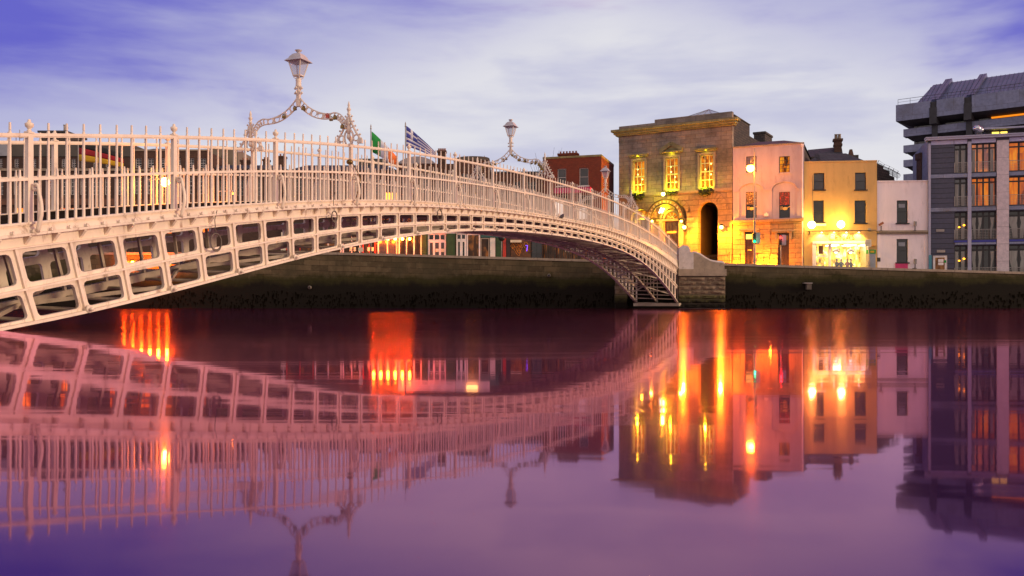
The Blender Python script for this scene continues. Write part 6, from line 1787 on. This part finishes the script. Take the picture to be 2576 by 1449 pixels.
for px_, py_, pw_, lab in ((415, 458, 45, 'glowing orange deck lamp on the far railing, left part of the bridge'), (588, 487, 22, 'small orange deck lamp low on the far railing left of the largest arched lamp')):
    r_ = (px_ - CX) / F; w_ = WD - .6
    # column where the sight line meets the far railing
    ax, ay = -9.8 + NX * w_, 17 + NY * w_
    k_ = (r_ * ay - ax) / (.39 - r_); Y_ = ay + k_
    p = Vector((r_ * Y_, Y_, CZ + (HY - py_) / F * Y_))
    t_ = thing('deck_lamp', lab, 'lamp', p, 0, 'lamps on the far railing')
    mb = MB(); mb.ball((0, 0, 0), .13 if pw_ > 30 else .035, 10); mb.build('bulb', 'bulb_orange', t_)
    mb = MB(); mb.lathe([(.09, .05), (.07, .09), (.02, .11)], (0, 0, 0), 10); mb.bar((0, 0, .1), (NX * .6, NY * .6, .1), .03); mb.build('hood', 'lamp_cream', t_)
    lamp(t_, (0, -.0, -.14), pw_, (1.0, .28, .03), .05)


def signal(px_, y0, y1, Y, side, lit, label, h_extra=.0):
    X = (px_ - CX) / F * Y; zg = zground(X) + .13
    za, zb_ = CZ + (HY - y1) / F * Y - zg, CZ + (HY - y0) / F * Y - zg
    t_ = thing('traffic_signal', label, 'traffic light', (X, Y, zg), 0)
    mb = MB(); mb.tube([(0, 0, 0), (0, 0, zb_ + .05)], .055, 8); mb.build('pole', 'grey_metal', t_)
    mb = MB(); mb.box(.02, .46, -.30, .06, za, zb_); mb.box(.0, .48, .061, .10, za - .06, zb_ + .06); hs = mb.build('housing', 'lead_grey', t_)
    mb = MB(); mb.box(-.30, .02, -.32, -.02, za, zb_ + .02); mb.build('signal_head', 'black_metal', t_)
    n = 3 if lit == 'green' else 2
    for i in range(n):
        z = zb_ - (zb_ - za) * (i + .5) / n
        on = (lit == 'green' and i == 2) or (lit == 'red' and i == 0)
        mb = MB(); mb.lathe([(.001, 0), (.13, 0), (.14, .02), (.13, .05), (.05, .07), (.001, .075)], (0, 0, 0), 12)
        mb.v = [(-.14 + p[0], -.33 - p[2], z + p[1]) for p in mb.v]
        mb.build('lens', {'green': 'green_light', 'red': 'red_light'}[lit] if on else 'sash_dark', hs)
        mb = MB(); mb.tube([(-.14 + .16 * math.cos(R(a)), -.42, z + .16 * math.sin(R(a))) for a in range(0, 181, 20)], .02, 5); mb.build('visor', 'black_metal', hs)
    lamp(t_, (-.14, -.6, za + (.2 if lit == 'green' else (zb_ - za) * .75)), 12 if lit == 'green' else 25, (0, 1, .3) if lit == 'green' else (1, .02, .02), .08)
    return t_


signal(1899, 586, 612, 90.6, -1, 'green', 'traffic signal showing green at the foot of the street lamp')
signal(1964, 592, 616, 90.6, -1, 'red', 'pedestrian signal showing red before the right door of the pink house')
Y = 91; X = (2186 - CX) / F * Y; zg = zground(X) + .13
t_ = thing('parking_sign', 'leaning post with a small pale notice sign at the right of the lit shop', 'sign', (X, Y, zg))
zz = CZ + (HY - 612) / F * Y - zg
mb = MB(); mb.tube([(.15, 0, 0), (-.1, 0, zz + .3)], .04, 6); mb.build('pole', 'grey_metal', t_)
mb = MB(); mb.box(-.42, .22, -.06, -.04, zz - .35, zz + .38); sg = mb.build('sign_plate', 'sign_cream', t_)
mb = MB()
for i in range(4): mb.box(-.34, .14, -.075, -.061, zz + .22 - i * .14, zz + .26 - i * .14)
mb.build('sign_text', 'door_wood', sg)
X = (2195 - CX) / F * Y; zg = zground(X) + .13
t_ = thing('ticket_machine', 'grey ticket machine with a green top beside the shop', 'machine', (X, 91.4, zg))
zz = CZ + (HY - 638) / F * Y - zg
mb = MB(); mb.box(-.36, .36, -.3, .3, 0, zz); mb.build('cabinet', 'lead_grey', t_); mb = MB(); mb.box(-.38, .38, -.32, .32, zz, zz + .42); mb.build('top', 'flag_green', t_)
mb = MB(); mb.box(-.2, .2, -.335, -.321, zz + .1, zz + .3); mb.build('emblem', 'flag_gold', t_)
Y = 87.0; X = (1087 - CX) / F * Y; zg = zground(X) + .13
for px_, lab in ((908, 'thin post with a small notice among the shopfronts under the arch'), (713, 'thin post behind the quay coping left of the shopfronts')):
    X = (px_ - CX) / F * 88; zg = zground(X) + .1
    t_ = thing('sign_post', lab, 'sign', (X, 88, zg)); mb = MB(); mb.tube([(0, 0, 0), (0, 0, 2.6)], .06, 6); mb.build('pole', 'grey_metal', t_)
    mb = MB(); mb.box(-.2, .2, -.09, -.06, 1.9, 2.5); mb.box(-.25, .25, -.09, -.06, .6, 1.0); mb.build('notice', 'sign_cream', t_)
X = (1262 - CX) / F * 87; zg = zground(X) + .1; zz = CZ + (HY - 598) / F * 87 - zg
t_ = thing('round_road_sign', 'round road sign seen from behind, dark disc under the bridge crown', 'sign', (X, 87, zg))
mb = MB(); mb.tube([(0, 0, 0), (0, 0, zz + .3)], .045, 6); mb.build('pole', 'grey_metal', t_)
mb = MB(); mb.tube([(0, -.05, zz), (0, -.09, zz)], .34, 20); mb.build('disc', 'black_metal', t_)
